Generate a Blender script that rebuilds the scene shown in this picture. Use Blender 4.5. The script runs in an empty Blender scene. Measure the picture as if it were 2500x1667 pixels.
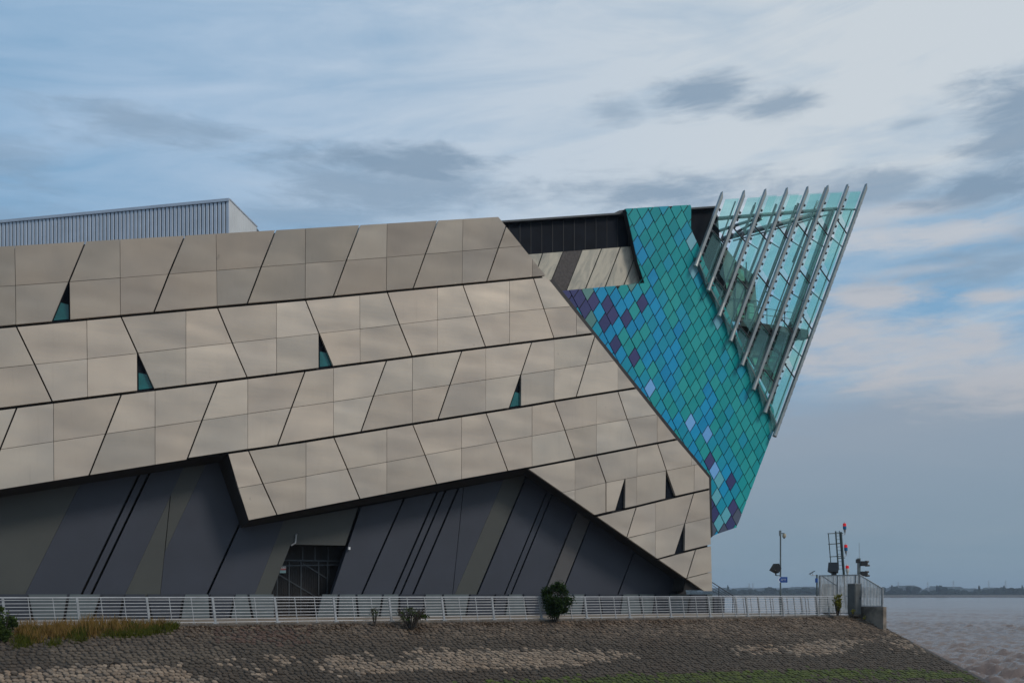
import bpy, math, random
import numpy as np
from mathutils import Vector

random.seed(7)
rng = np.random.default_rng(7)
scene = bpy.context.scene
COL = scene.collection

# ------------------------------------------------------------------ camera
F = 2430.0                      # focal length, in photo pixels (2500 wide) = 35 mm
CX, HY = 1250.0, 1450.0         # principal column, horizon row
CAMZ = 1.36
cam_data = bpy.data.cameras.new('camera')
cam_data.sensor_width = 36.0
cam_data.lens = F / 2500.0 * 36.0
cam_data.shift_y = (HY - 833.5) / 2500.0
cam_data.clip_start = 0.5
cam_data.clip_end = 20000.0
cam = bpy.data.objects.new('camera', cam_data)
cam.location = (0, 0, CAMZ)
cam.rotation_euler = (math.radians(90), 0, 0)
COL.objects.link(cam)
scene.camera = cam

# ------------------------------------------------------------------ light direction / exposure
SUN_DIR = Vector((0.62, -0.42, 0.72)).normalized()      # towards the sun
SUN_STRENGTH = 1.5
SKY_STRENGTH = 0.10
scene.view_settings.view_transform = 'Standard'
scene.view_settings.look = 'None'
scene.view_settings.exposure = 0.0
scene.view_settings.gamma = 1.0
scene.view_settings.use_curve_mapping = False
scene.cycles.transparent_max_bounces = 24
scene.cycles.max_bounces = 6

sun_data = bpy.data.lights.new('sun', 'SUN')
sun_data.energy = SUN_STRENGTH
sun_data.angle = math.radians(14)
sun_data.color = (1.0, 0.90, 0.80)
sun = bpy.data.objects.new('sun', sun_data)
sun.rotation_euler = (-SUN_DIR).to_track_quat('-Z', 'Y').to_euler()
sun.location = (60, -40, 80)
COL.objects.link(sun)

# ------------------------------------------------------------------ node helpers
class NT:
    def __init__(self, tree):
        self.t = tree
        tree.nodes.clear()
    def n(self, typ, **kw):
        nd = self.t.nodes.new(typ)
        for k, v in kw.items():
            setattr(nd, k, v)
        return nd
    def link(self, a, b):
        self.t.links.new(a, b)
    def put(self, sock, v):
        if hasattr(v, 'is_output'):
            self.t.links.new(v, sock)
        else:
            sock.default_value = v
    def math(self, op, a, b=None, c=None, clamp=False):
        nd = self.n('ShaderNodeMath', operation=op, use_clamp=clamp)
        self.put(nd.inputs[0], a)
        if b is not None: self.put(nd.inputs[1], b)
        if c is not None: self.put(nd.inputs[2], c)
        return nd.outputs[0]
    def vmath(self, op, a, b=None):
        nd = self.n('ShaderNodeVectorMath', operation=op)
        self.put(nd.inputs[0], a)
        if b is not None: self.put(nd.inputs[1], b)
        return nd.outputs['Value'] if op in ('LENGTH', 'DISTANCE', 'DOT_PRODUCT') else nd.outputs[0]
    def smooth(self, v, a, b, lo=0.0, hi=1.0):
        nd = self.n('ShaderNodeMapRange', interpolation_type='SMOOTHSTEP')
        self.put(nd.inputs[0], v)
        for i, x in zip((1, 2, 3, 4), (a, b, lo, hi)):
            self.put(nd.inputs[i], x)
        return nd.outputs[0]
    def mix(self, f, a, b, blend='MIX'):
        nd = self.n('ShaderNodeMix', data_type='RGBA', blend_type=blend)
        self.put(nd.inputs[0], f)
        self.put(nd.inputs[6], a if hasattr(a, 'is_output') else (*a[:3], 1.0))
        self.put(nd.inputs[7], b if hasattr(b, 'is_output') else (*b[:3], 1.0))
        return nd.outputs[2]
    def noise(self, vec, scale, detail=4.0, rough=0.55, dist=0.0, lac=2.0):
        nd = self.n('ShaderNodeTexNoise')
        if vec is not None: self.put(nd.inputs['Vector'], vec)
        nd.inputs['Scale'].default_value = scale
        nd.inputs['Detail'].default_value = detail
        nd.inputs['Roughness'].default_value = rough
        nd.inputs['Distortion'].default_value = dist
        return nd.outputs[0]
    def comb(self, x, y, z):
        nd = self.n('ShaderNodeCombineXYZ')
        for s, v in zip(nd.inputs, (x, y, z)): self.put(s, v)
        return nd.outputs[0]

# ------------------------------------------------------------------ sky
def build_sky():
    w = bpy.data.worlds.new('World')
    scene.world = w
    w.use_nodes = True
    t = NT(w.node_tree)
    out = t.n('ShaderNodeOutputWorld')
    bg = t.n('ShaderNodeBackground')
    bg.inputs[1].default_value = SKY_STRENGTH
    sky = t.n('ShaderNodeTexSky', sky_type='NISHITA')
    sky.sun_disc = False
    sky.sun_elevation = math.asin(SUN_DIR.z)
    sky.sun_rotation = math.atan2(SUN_DIR.x, SUN_DIR.y)
    sky.air_density = 1.0
    sky.dust_density = 1.5
    K = 1.0 / SKY_STRENGTH
    tc = t.n('ShaderNodeTexCoord').outputs['Generated']
    sep = t.n('ShaderNodeSeparateXYZ'); t.link(tc, sep.inputs[0])
    x, y, z = sep.outputs
    zc = t.math('MAXIMUM', z, 0.0)
    az = t.math('ARCTAN2', x, y)
    el = t.math('ARCSINE', zc)
    # a flat cloud deck seen in perspective
    zz = t.math('ADD', zc, 0.10)
    px = t.math('DIVIDE', x, zz); py = t.math('DIVIDE', y, zz)
    # streaks drift slightly upwards to the right
    deck = t.comb(t.math('ADD', t.math('MULTIPLY', px, 0.42), t.math('MULTIPLY', py, 0.10)), t.math('SUBTRACT', py, t.math('MULTIPLY', px, 0.10)), 0.0)
    ae = t.comb(az, t.math('MULTIPLY', el, 3.9), 0.0)
    n_big = t.noise(deck, 0.60, 6, 0.55, 0.5)
    n_fine = t.noise(deck, 2.3, 8, 0.62, 0.7)
    n_ae = t.noise(ae, 5.5, 8, 0.60, 0.35)
    n_ae2 = t.noise(ae, 19.0, 7, 0.62, 0.5)
    n_str = t.noise(t.comb(t.math('MULTIPLY', az, 2.2), t.math('ADD', t.math('MULTIPLY', el, 13.0), t.math('MULTIPLY', az, -1.6)), 0.0), 1.6, 8, 0.62, 0.9)
    # clear air behind the clouds
    col = t.mix(0.72, sky.outputs[0], (0.215*K, 0.425*K, 0.645*K))
    # thin high veil: thick towards the sun side and high up, thin in a belt over the horizon
    g_az = t.smooth(az, -0.60, 0.22, 0.45, 1.0)
    belt = t.smooth(el, 0.29, 0.41)
    veil = t.math('MULTIPLY', g_az, t.math('ADD', t.math('MULTIPLY', belt, 0.80), 0.22))
    veil = t.math('ADD', veil, t.math('MULTIPLY', t.math('SUBTRACT', n_big, 0.5), 1.5))
    veil = t.math('ADD', veil, t.math('MULTIPLY', t.math('SUBTRACT', n_fine, 0.5), 1.1))
    veil = t.math('ADD', veil, t.math('MULTIPLY', t.math('SUBTRACT', n_str, 0.5), 1.5), clamp=True)
    veil_col = t.mix(t.smooth(az, -0.5, 0.36), (0.395*K, 0.535*K, 0.71*K), (0.585*K, 0.645*K, 0.70*K))
    col = t.mix(veil, col, veil_col)
    # grey-blue murk low over the estuary
    murk = t.smooth(t.math('ADD', el, t.math('MULTIPLY', t.math('SUBTRACT', n_ae, 0.5), 0.10)), 0.245, 0.155, 0.0, 0.93)
    murk_col = t.mix(t.smooth(el, 0.0, 0.21), (0.20*K, 0.285*K, 0.36*K), (0.30*K, 0.355*K, 0.43*K))
    col = t.mix(murk, col, murk_col)
    # single clouds: azimuth/elevation of centre, half sizes, strength
    def ang(u, v):
        a = math.atan((u - CX) / F)
        e = math.atan((HY - v) / F * math.cos(a))
        return a, e
    warp = t.math('ADD', t.math('MULTIPLY', t.math('SUBTRACT', n_ae, 0.5), 2.5), t.math('MULTIPLY', t.math('SUBTRACT', n_ae2, 0.5), 1.6))
    def field(lst):
        tot = None
        for (u, v, ru, rv, s) in lst:
            a, e = ang(u, v)
            dv = t.n('ShaderNodeMapping')
            t.link(aev, dv.inputs[0])
            dv.inputs['Scale'].default_value = (F / ru, F / rv, 1)
            dv.inputs['Location'].default_value = (-a * F / ru, -e * F / rv, 0)
            r = t.math('ADD', t.vmath('LENGTH', dv.outputs[0]), warp)
            m = t.smooth(r, 1.25, 0.15, 0.0, s)
            tot = m if tot is None else t.math('MAXIMUM', tot, m)
        return tot
    aev = t.comb(az, el, 0.0)
    col = t.mix(field([(2320, 572, 330, 34, .8), (2200, 515, 200, 26, .7), (2270, 655, 150, 14, .5), (1300, 590, 260, 40, .3)]), col, (0.56*K, 0.575*K, 0.61*K))
    col = t.mix(field([(2150, 725, 140, 36, .75), (2420, 722, 80, 24, .75), (2050, 805, 150, 55, .75), (2230, 860, 380, 85, .72), (2380, 815, 120, 34, .7), (2600, 900, 300, 70, .6)]), col, (0.545*K, 0.53*K, 0.54*K))
    col = t.mix(field([(330, 305, 240, 44, .6), (930, 396, 300, 46, .85), (900, 455, 340, 64, .65), (720, 525, 240, 34, .45), (1715, 225, 140, 46, .8), (1890, 262, 110, 32, .75), (1495, 268, 80, 34, .5),
                       (2490, 245, 150, 66, .85), (2480, 335, 140, 50, .8), (2425, 450, 220, 56, .9), (2160, 452, 190, 46, .7), (1560, 474, 380, 50, .8), (2450, 640, 240, 52, .62), (2230, 300, 60, 16, .4),
                       (80, 560, 300, 60, .4), (2700, 520, 200, 60, .8), (-150, 380, 260, 60, .5)]), col, (0.212*K, 0.308*K, 0.425*K))
    # below the horizon: the tone of the murk
    col = t.mix(t.smooth(z, 0.0, -0.02), col, (0.16*K, 0.18*K, 0.20*K))
    w.cycles.sampling_method = 'MANUAL'
    w.cycles.sample_map_resolution = 512
    t.link(col, bg.inputs[0])
    t.link(bg.outputs[0], out.inputs[0])
build_sky()

# ------------------------------------------------------------------ materials
def new_mat(name):
    m = bpy.data.materials.new(name)
    m.use_nodes = True
    return m, NT(m.node_tree)

def principled(t, color, rough=0.6, metal=0.0, bump=None, bump_strength=0.3, bump_dist=0.02, spec=0.5):
    out = t.n('ShaderNodeOutputMaterial')
    b = t.n('ShaderNodeBsdfPrincipled')
    t.put(b.inputs['Base Color'], color if hasattr(color, 'is_output') else (*color[:3], 1.0))
    t.put(b.inputs['Roughness'], rough)
    b.inputs['Metallic'].default_value = metal
    b.inputs['Specular IOR Level'].default_value = spec
    if bump is not None:
        bn = t.n('ShaderNodeBump')
        bn.inputs['Strength'].default_value = bump_strength
        bn.inputs['Distance'].default_value = bump_dist
        t.put(bn.inputs['Height'], bump)
        t.link(bn.outputs[0], b.inputs['Normal'])
    t.link(b.outputs[0], out.inputs[0])
    return b

def simple(name, color, rough=0.6, metal=0.0, var=0.12, scale=3.0, bump=0.0, spec=0.5):
    m, t = new_mat(name)
    pos = t.n('ShaderNodeNewGeometry').outputs['Position']
    nz = t.noise(pos, scale, 5, 0.6)
    dk = tuple(c * (1 - var * 1.6) for c in color); lt = tuple(min(1, c * (1 + var)) for c in color)
    c = t.mix(t.smooth(nz, 0.3, 0.7), dk, lt)
    principled(t, c, rough, metal, bump=nz if bump else None, bump_strength=bump, spec=spec)
    return m

MAT = {}
def mats():
    # anodised metal facade panels
    m, t = new_mat('panel_metal')
    pos = t.n('ShaderNodeNewGeometry').outputs['Position']
    oi = t.n('ShaderNodeObjectInfo')
    rnd = oi.outputs['Random']
    base = t.mix(rnd, (0.490, 0.424, 0.352), (0.610, 0.530, 0.442))
    off = t.vmath('ADD', pos, t.comb(t.math('MULTIPLY', rnd, 37.0), 0.0, t.math('MULTIPLY', rnd, 19.0)))
    gen = t.n('ShaderNodeTexCoord').outputs['Generated']
    wide = t.noise(t.vmath('ADD', t.vmath('MULTIPLY', gen, (0.45, 0.45, 1.5)), t.comb(t.math('MULTIPLY', rnd, 57.0), t.math('MULTIPLY', rnd, 23.0), t.math('MULTIPLY', rnd, 91.0))), 1.5, 0, 0.4)
    big = t.noise(off, 0.28, 4, 0.5)
    base = t.mix(t.smooth(big, 0.28, 0.72), t.mix(1.0, base, (0.84, 0.85, 0.86), 'MULTIPLY'), t.mix(1.0, base, (1.06, 1.04, 1.0), 'MULTIPLY'))
    base = t.mix(t.smooth(wide, 0.55, 0.30, 0.0, 0.55), base, t.mix(1.0, base, (0.83, 0.825, 0.83), 'MULTIPLY'))  # pillow shading put into the colour: darker in the hollows of each panel
    hue = t.math('FRACT', t.math('MULTIPLY', rnd, 7.31))
    base = t.mix(t.smooth(hue, 0.55, 0.8, 0.0, 0.08), base, (0.60, 0.43, 0.31))
    base = t.mix(t.smooth(hue, 0.35, 0.1, 0.0, 0.09), base, (0.40, 0.44, 0.40))
    sp = t.n('ShaderNodeSeparateXYZ'); t.link(pos, sp.inputs[0])
    streak = t.noise(t.comb(t.math('MULTIPLY', sp.outputs[0], 5.0), t.math('MULTIPLY', sp.outputs[1], 5.0), t.math('MULTIPLY', sp.outputs[2], 0.35)), 1.0, 5, 0.65)
    base = t.mix(t.smooth(streak, 0.55, 0.85, 0.0, 0.35), base, t.mix(1.0, base, (0.72, 0.70, 0.67), 'MULTIPLY'))
    spots = t.noise(pos, 2.2, 3, 0.5)
    base = t.mix(t.smooth(spots, 0.74, 0.80, 0.0, 0.35), base, (0.22, 0.19, 0.16))
    brushed = t.noise(t.comb(t.math('MULTIPLY', sp.outputs[0], 0.7), t.math('MULTIPLY', sp.outputs[1], 0.7), t.math('MULTIPLY', sp.outputs[2], 9.0)), 1.0, 4, 0.6)
    h = t.math('ADD', t.math('MULTIPLY', wide, 1.5), t.math('MULTIPLY', brushed, 0.012))
    principled(t, base, t.smooth(brushed, 0.2, 0.8, 0.34, 0.46), 0.38, bump=h, bump_strength=0.42, bump_dist=0.07)
    MAT['panel'] = m
    MAT['joint'] = simple('joint_black', (0.012, 0.011, 0.011), 0.8)
    MAT['soffit'] = simple('soffit_black', (0.022, 0.019, 0.018), 0.7)
    MAT['slate'] = simple('slate_blue_board', (0.035, 0.042, 0.060), 0.55, var=0.06, scale=0.4)
    MAT['greygreen'] = simple('grey_green_board', (0.058, 0.063, 0.058), 0.55, var=0.05, scale=0.4)
    MAT['warmgrey'] = simple('warm_grey_board', (0.085, 0.083, 0.084), 0.55, var=0.05, scale=0.4)
    MAT['plinth_a'] = simple('plinth_slate', (0.028, 0.035, 0.048), 0.45, var=0.1, scale=0.6)
    MAT['plinth_b'] = simple('plinth_pale', (0.095, 0.118, 0.126), 0.45, var=0.1, scale=0.6)
    MAT['black_metal'] = simple('black_standing_wall', (0.007, 0.010, 0.016), 0.6, var=0.2, scale=0.7, spec=0.08)
    MAT['black_trim'] = simple('black_trim', (0.018, 0.016, 0.016), 0.5)
    # stone panels of the recessed upper wall
    m, t = new_mat('veined_stone')
    pos = t.n('ShaderNodeNewGeometry').outputs['Position']
    sp = t.n('ShaderNodeSeparateXYZ'); t.link(pos, sp.inputs[0])
    v = t.comb(t.math('ADD', sp.outputs[0], t.math('MULTIPLY', sp.outputs[2], -0.45)), sp.outputs[1], t.math('MULTIPLY', sp.outputs[2], 0.4))
    nz = t.noise(v, 1.3, 7, 0.6, 1.4)
    c = t.mix(t.smooth(nz, 0.3, 0.62), (0.33, 0.32, 0.27), (0.52, 0.48, 0.385))
    principled(t, c, 0.6)
    MAT['stone_panel'] = m
    MAT['brown_panel'] = simple('brown_panel', (0.055, 0.047, 0.045), 0.6, var=0.25, scale=6)
    # corrugated metal; sun and shade painted in as lighter end, darker blue-grey front
    MAT['cladding'] = simple('cladding_shaded_front', (0.47, 0.535, 0.62), 0.45, 0.1, var=0.05, scale=0.8)
    MAT['cladding_lit'] = simple('cladding_lit_end', (0.62, 0.65, 0.66), 0.5, 0.0, var=0.05, scale=0.8)
    # tiles
    def tile(name, c1, c2, rough=0.32):
        m, t = new_mat(name)
        pos = t.n('ShaderNodeNewGeometry').outputs['Position']
        rnd = t.n('ShaderNodeObjectInfo').outputs['Random']
        nz = t.noise(pos, 0.9, 5, 0.6, 0.8)
        f = t.math('ADD', t.math('MULTIPLY', rnd, 0.45), t.math('MULTIPLY', nz, 0.6))
        c = t.mix(t.smooth(f, 0.2, 0.8), c1, c2)
        grime = t.noise(pos, 7.0, 4, 0.7)
        c = t.mix(t.smooth(grime, 0.62, 0.85, 0, 0.2), c, (0.16, 0.27, 0.29))
        principled(t, c, rough, 0.0, bump=nz, bump_strength=0.10, spec=0.32)
        MAT[name] = m
    tile('tile_teal', (0.002, 0.260, 0.290), (0.008, 0.330, 0.345))
    tile('tile_green', (0.008, 0.300, 0.315), (0.022, 0.360, 0.355))
    tile('tile_blue', (0.004, 0.250, 0.480), (0.010, 0.320, 0.570))
    tile('tile_midblue', (0.006, 0.275, 0.395), (0.012, 0.320, 0.450))
    tile('tile_purple', (0.042, 0.050, 0.150), (0.060, 0.062, 0.175))
    tile('tile_slate', (0.075, 0.095, 0.150), (0.095, 0.120, 0.165))
    tile('tile_sky', (0.15, 0.40, 0.76), (0.20, 0.46, 0.82))
    tile('tile_aqua', (0.11, 0.42, 0.50), (0.15, 0.46, 0.55))
    tile('tile_pale', (0.16, 0.42, 0.52), (0.22, 0.48, 0.56))
    tile('tile_sage', (0.10, 0.25, 0.24), (0.13, 0.28, 0.26))
    # prow
    MAT['fin'] = simple('fin_steel', (0.27, 0.30, 0.30), 0.35, 0.4, var=0.08, scale=2)
    MAT['tube'] = simple('painted_tube', (0.15, 0.19, 0.195), 0.4, 0.1, var=0.08)
    MAT['dark_steel'] = simple('dark_steel', (0.06, 0.068, 0.075), 0.4, 0.4)
    MAT['deck'] = simple('deck_grey', (0.05, 0.055, 0.055), 0.6)
    MAT['core'] = simple('core_wall', (0.20, 0.235, 0.205), 0.6, var=0.2, scale=0.6)
    def glass(name, tint, diff, k, gl=0.10):
        m, t = new_mat(name)
        out = t.n('ShaderNodeOutputMaterial')
        tr = t.n('ShaderNodeBsdfTransparent'); tr.inputs[0].default_value = (*tint, 1)
        tl = t.n('ShaderNodeBsdfTranslucent'); tl.inputs[0].default_value = (*diff, 1)
        df = t.n('ShaderNodeBsdfDiffuse'); df.inputs[0].default_value = (*diff, 1)
        gls = t.n('ShaderNodeBsdfGlossy'); gls.inputs['Roughness'].default_value = 0.04
        gls.inputs[0].default_value = (0.85, 0.95, 0.95, 1)
        a = t.n('ShaderNodeMixShader'); a.inputs[0].default_value = 0.5
        t.link(tl.outputs[0], a.inputs[1]); t.link(df.outputs[0], a.inputs[2])
        b = t.n('ShaderNodeMixShader'); b.inputs[0].default_value = k
        t.link(tr.outputs[0], b.inputs[1]); t.link(a.outputs[0], b.inputs[2])
        lw = t.n('ShaderNodeLayerWeight'); lw.inputs[0].default_value = 0.5
        fr = t.math('ADD', t.math('MULTIPLY', t.math('POWER', lw.outputs['Facing'], 4.0), 0.5), 0.035)
        c = t.n('ShaderNodeMixShader')
        t.link(fr, c.inputs[0])
        t.link(b.outputs[0], c.inputs[1]); t.link(gls.outputs[0], c.inputs[2])
        t.link(c.outputs[0], out.inputs[0])
        MAT[name] = m
    glass('glass_near', (0.79, 0.965, 0.945), (0.42, 0.98, 0.93), 0.06)
    glass('glass_far', (0.87, 0.965, 0.955), (0.45, 0.95, 0.91), 0.06)
    MAT['lit_tint_pane'] = simple('green_lit_tint', (0.20, 0.46, 0.33), 0.3, var=0.2, scale=1.5)  # light showing through is put into the colour; the pane gives none
    MAT['window_teal'] = simple('teal_pane', (0.015, 0.13, 0.135), 0.15, var=0.15, scale=1)
    # ground things
    MAT['paving'] = simple('tan_paving', (0.18, 0.152, 0.122), 0.8, var=0.18, scale=1.2)
    MAT['kerb'] = simple('kerb_concrete', (0.13, 0.115, 0.10), 0.85, var=0.25, scale=2.5, bump=0.2)
    MAT['concrete'] = simple('stained_concrete', (0.20, 0.168, 0.135), 0.85, var=0.35, scale=1.3, bump=0.2)
    MAT['white_paint'] = simple('white_rail_paint', (0.49, 0.505, 0.53), 0.4, 0.1, var=0.08, scale=3)
    MAT['galv'] = simple('galvanised', (0.36, 0.375, 0.385), 0.45, 0.5, var=0.12, scale=4)
    MAT['bar_grey'] = simple('bar_grey', (0.62, 0.63, 0.62), 0.5, 0.0)
    MAT['cab'] = simple('cabinet_grey', (0.10, 0.11, 0.11), 0.6)
    MAT['pole'] = simple('pole_grey_green', (0.13, 0.16, 0.165), 0.5, 0.3)
    MAT['mast'] = simple('mast_dark_green', (0.045, 0.068, 0.068), 0.5, 0.2)
    MAT['black_plastic'] = simple('black_housing', (0.014, 0.016, 0.019), 0.5)
    MAT['cream'] = simple('cream_housing', (0.42, 0.36, 0.25), 0.5)
    MAT['sign_blue'] = simple('sign_blue', (0.006, 0.06, 0.27), 0.4, var=0.05)
    MAT['sign_white'] = simple('sign_white', (0.7, 0.72, 0.74), 0.5, var=0.03)
    MAT['sign_red'] = simple('sign_red', (0.42, 0.10, 0.10), 0.5, var=0.05)
    MAT['sign_cyan'] = simple('sign_pale_blue', (0.22, 0.38, 0.42), 0.5, var=0.05)
    MAT['lens_blue'] = simple('blue_lens', (0.01, 0.12, 0.26), 0.2, var=0.05)
    MAT['lens_clear'] = simple('clear_lens', (0.55, 0.54, 0.48), 0.3, var=0.05)
    m, t = new_mat('red_lens')
    b = principled(t, (0.75, 0.012, 0.015), 0.2)
    b.inputs['Emission Color'].default_value = (1.0, 0.02, 0.02, 1); b.inputs['Emission Strength'].default_value = 0.12
    MAT['lens_red'] = m
    # revetment
    m, t = new_mat('pitching_stone')
    pos = t.n('ShaderNodeNewGeometry').outputs['Position']
    at = t.n('ShaderNodeAttribute'); at.attribute_name = 'tone'
    nz = t.noise(pos, 9.0, 5, 0.7); nb = t.noise(pos, 0.5, 4, 0.6, 0.5)
    c = t.mix(1.0, at.outputs['Color'], t.mix(t.smooth(nz, 0.25, 0.75), (0.60, 0.58, 0.56), (1.25, 1.22, 1.18)), 'MULTIPLY')
    c = t.mix(t.smooth(nb, 0.45, 0.70, 0, 0.35), c, t.mix(1.0, c, (0.80, 0.62, 0.45), 'MULTIPLY'))
    principled(t, c, 0.8, bump=nz, bump_strength=0.5, bump_dist=0.02)
    MAT['stone'] = m
    MAT['mortar'] = simple('revetment_bed', (0.030, 0.027, 0.024), 0.9, var=0.3, scale=5, bump=0.4)
    MAT['earth'] = simple('shore_earth', (0.09, 0.08, 0.07), 0.9, var=0.2, scale=0.2)
    # plants
    def leaf(name, c1, c2):
        m, t = new_mat(name)
        out = t.n('ShaderNodeOutputMaterial')
        pos = t.n('ShaderNodeNewGeometry').outputs['Position']
        nz = t.noise(pos, 6.0, 3, 0.7)
        c = t.mix(t.smooth(nz, 0.3, 0.7), c1, c2)
        d = t.n('ShaderNodeBsdfDiffuse'); t.link(c, d.inputs[0])
        tl = t.n('ShaderNodeBsdfTranslucent'); t.link(c, tl.inputs[0])
        mx = t.n('ShaderNodeMixShader'); mx.inputs[0].default_value = 0.25
        t.link(d.outputs[0], mx.inputs[1]); t.link(tl.outputs[0], mx.inputs[2]); t.link(mx.outputs[0], out.inputs[0])
        MAT[name] = m
    leaf('leaf_dark', (0.016, 0.032, 0.012), (0.040, 0.065, 0.022))
    leaf('leaf_mid', (0.035, 0.060, 0.016), (0.070, 0.100, 0.030))
    leaf('leaf_yellow', (0.13, 0.14, 0.02), (0.22, 0.20, 0.03))
    leaf('leaf_far', (0.014, 0.024, 0.022), (0.028, 0.042, 0.034))
    leaf('grass_dry', (0.17, 0.105, 0.034), (0.27, 0.18, 0.065))
    leaf('grass_green', (0.055, 0.072, 0.012), (0.11, 0.115, 0.026))
    leaf('weed_brown', (0.055, 0.030, 0.018), (0.085, 0.055, 0.030))
    MAT['bark'] = simple('bark', (0.045, 0.036, 0.028), 0.9, var=0.3, scale=8)
    # water
    m, t = new_mat('silty_water')
    pos = t.n('ShaderNodeNewGeometry').outputs['Position']
    sp = t.n('ShaderNodeSeparateXYZ'); t.link(pos, sp.inputs[0])
    pv = t.comb(t.math('MULTIPLY', sp.outputs[0], 0.75), sp.outputs[1], 0.0)
    n1 = t.noise(pv, 1.1, 6, 0.62, 0.4)
    n2 = t.noise(pv, 0.14, 4, 0.55, 0.3)
    big = t.noise(pv, 0.012, 3, 0.5)
    c = t.mix(t.smooth(big, 0.3, 0.7), (0.108, 0.080, 0.070), (0.140, 0.104, 0.092))
    h = t.math('ADD', t.math('MULTIPLY', n1, 0.42), t.math('MULTIPLY', n2, 0.35))
    principled(t, c, 0.14, bump=h, bump_strength=0.9, bump_dist=0.6, spec=0.30)
    MAT['water'] = m
mats()

# ------------------------------------------------------------------ geometry helpers
TH = math.atan(F / 4670.0)              # the facade and the railing run at this angle to the picture
d = Vector((math.cos(TH), math.sin(TH), 0))
n = Vector((math.sin(TH), -math.cos(TH), 0))      # out of the facade, towards the river
UP = Vector((0, 0, 1))
C0 = Vector((0, 0, CAMZ))

def at(u, v, D):
    """point seen at (u, v) on the vertical plane parallel to the facade, D metres from the viewer"""
    k = D / (math.cos(TH) - math.sin(TH) * (u - CX) / F)
    return C0 + Vector(((u - CX) / F, 1.0, (HY - v) / F)) * k
def atz(u, D, z):
    p = at(u, HY, D); p.z = z
    return p
def atZ(u, v, Z):
    return C0 + Vector(((u - CX) / F, 1.0, (HY - v) / F)) * Z
def pix(p):
    q = p - C0
    return (CX + F * q.x / q.y, HY - F * q.z / q.y)
def s_of(u, D): return at(u, HY, D).dot(d)
def pl(s, z, D): return d * s - n * D + UP * z

def link(o, parent=None):
    COL.objects.link(o)
    if parent is not None: o.parent = parent
    return o
def mesh_obj(name, verts, faces, mat, parent=None, smooth=False):
    me = bpy.data.meshes.new(name)
    me.from_pydata([tuple(v) for v in verts], [], faces)
    if mat is not None: me.materials.append(MAT[mat])
    if smooth: me.polygons.foreach_set('use_smooth', [True] * len(me.polygons))
    me.update()
    return link(bpy.data.objects.new(name, me), parent)
def empty(name, loc=(0, 0, 0), parent=None):
    o = bpy.data.objects.new(name, None)
    o.location = loc
    o.empty_display_size = 0.3
    return link(o, parent)
def tag(o, label=None, cat=None, group=None, kind=None):
    if label: o['label'] = label
    if cat: o['category'] = cat
    if group: o['group'] = group
    if kind: o['kind'] = kind
    return o

class MB:
    """collects shapes for one mesh"""
    def __init__(self): self.v = []; self.f = []
    def add(self, verts, faces):
        b = len(self.v)
        self.v += [Vector(x) for x in verts]
        self.f += [tuple(i + b for i in f) for f in faces]
        return self
    def prism(self, poly, off):
        k = len(poly)
        off = Vector(off)
        vs = [Vector(p) for p in poly] + [Vector(p) + off for p in poly]
        fs = [tuple(range(k)), tuple(range(2 * k - 1, k - 1, -1))]
        fs += [(i, i + k, (i + 1) % k + k, (i + 1) % k) for i in range(k)]
        return self.add(vs, fs)
    def loft(self, A, B, closed=True):
        k = len(A)
        fs = [(i, i + 1, i + 1 + k, i + k) for i in range(k - 1)]
        if closed: fs.append((k - 1, 0, k, 2 * k - 1))
        return self.add(list(A) + list(B), fs)
    def box(self, c, ex, ey, ez):
        c = Vector(c)
        q = [c + ex * a + ey * b + ez * e for e in (-1, 1) for (a, b) in ((-1, -1), (1, -1), (1, 1), (-1, 1))]
        return self.add(q, [(3, 2, 1, 0), (4, 5, 6, 7), (0, 1, 5, 4), (1, 2, 6, 5), (2, 3, 7, 6), (3, 0, 4, 7)])
    def tube(self, a, b, r, k=8, r2=None):
        a, b = Vector(a), Vector(b)
        ax = (b - a).normalized()
        e1 = ax.cross(UP if abs(ax.z) < 0.9 else Vector((1, 0, 0))).normalized()
        e2 = ax.cross(e1)
        r2 = r if r2 is None else r2
        A = [a + (e1 * math.cos(2 * math.pi * i / k) + e2 * math.sin(2 * math.pi * i / k)) * r for i in range(k)]
        B = [b + (e1 * math.cos(2 * math.pi * i / k) + e2 * math.sin(2 * math.pi * i / k)) * r2 for i in range(k)]
        fs = [(i, (i + 1) % k, (i + 1) % k + k, i + k) for i in range(k)] + [tuple(range(k - 1, -1, -1)), tuple(range(k, 2 * k))]
        return self.add(A + B, fs)
    def bar(self, a, b, w, h, side):
        """flat bar from a to b; w along side, h across"""
        a, b = Vector(a), Vector(b)
        ax = (b - a).normalized()
        sd = (Vector(side) - ax * Vector(side).dot(ax)).normalized()
        o = ax.cross(sd)
        return self.box((a + b) / 2, sd * (w / 2), o * (h / 2), (b - a) / 2)
    def build(self, name, mat, parent=None, smooth=False):
        return mesh_obj(name, self.v, self.f, mat, parent, smooth)

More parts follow.
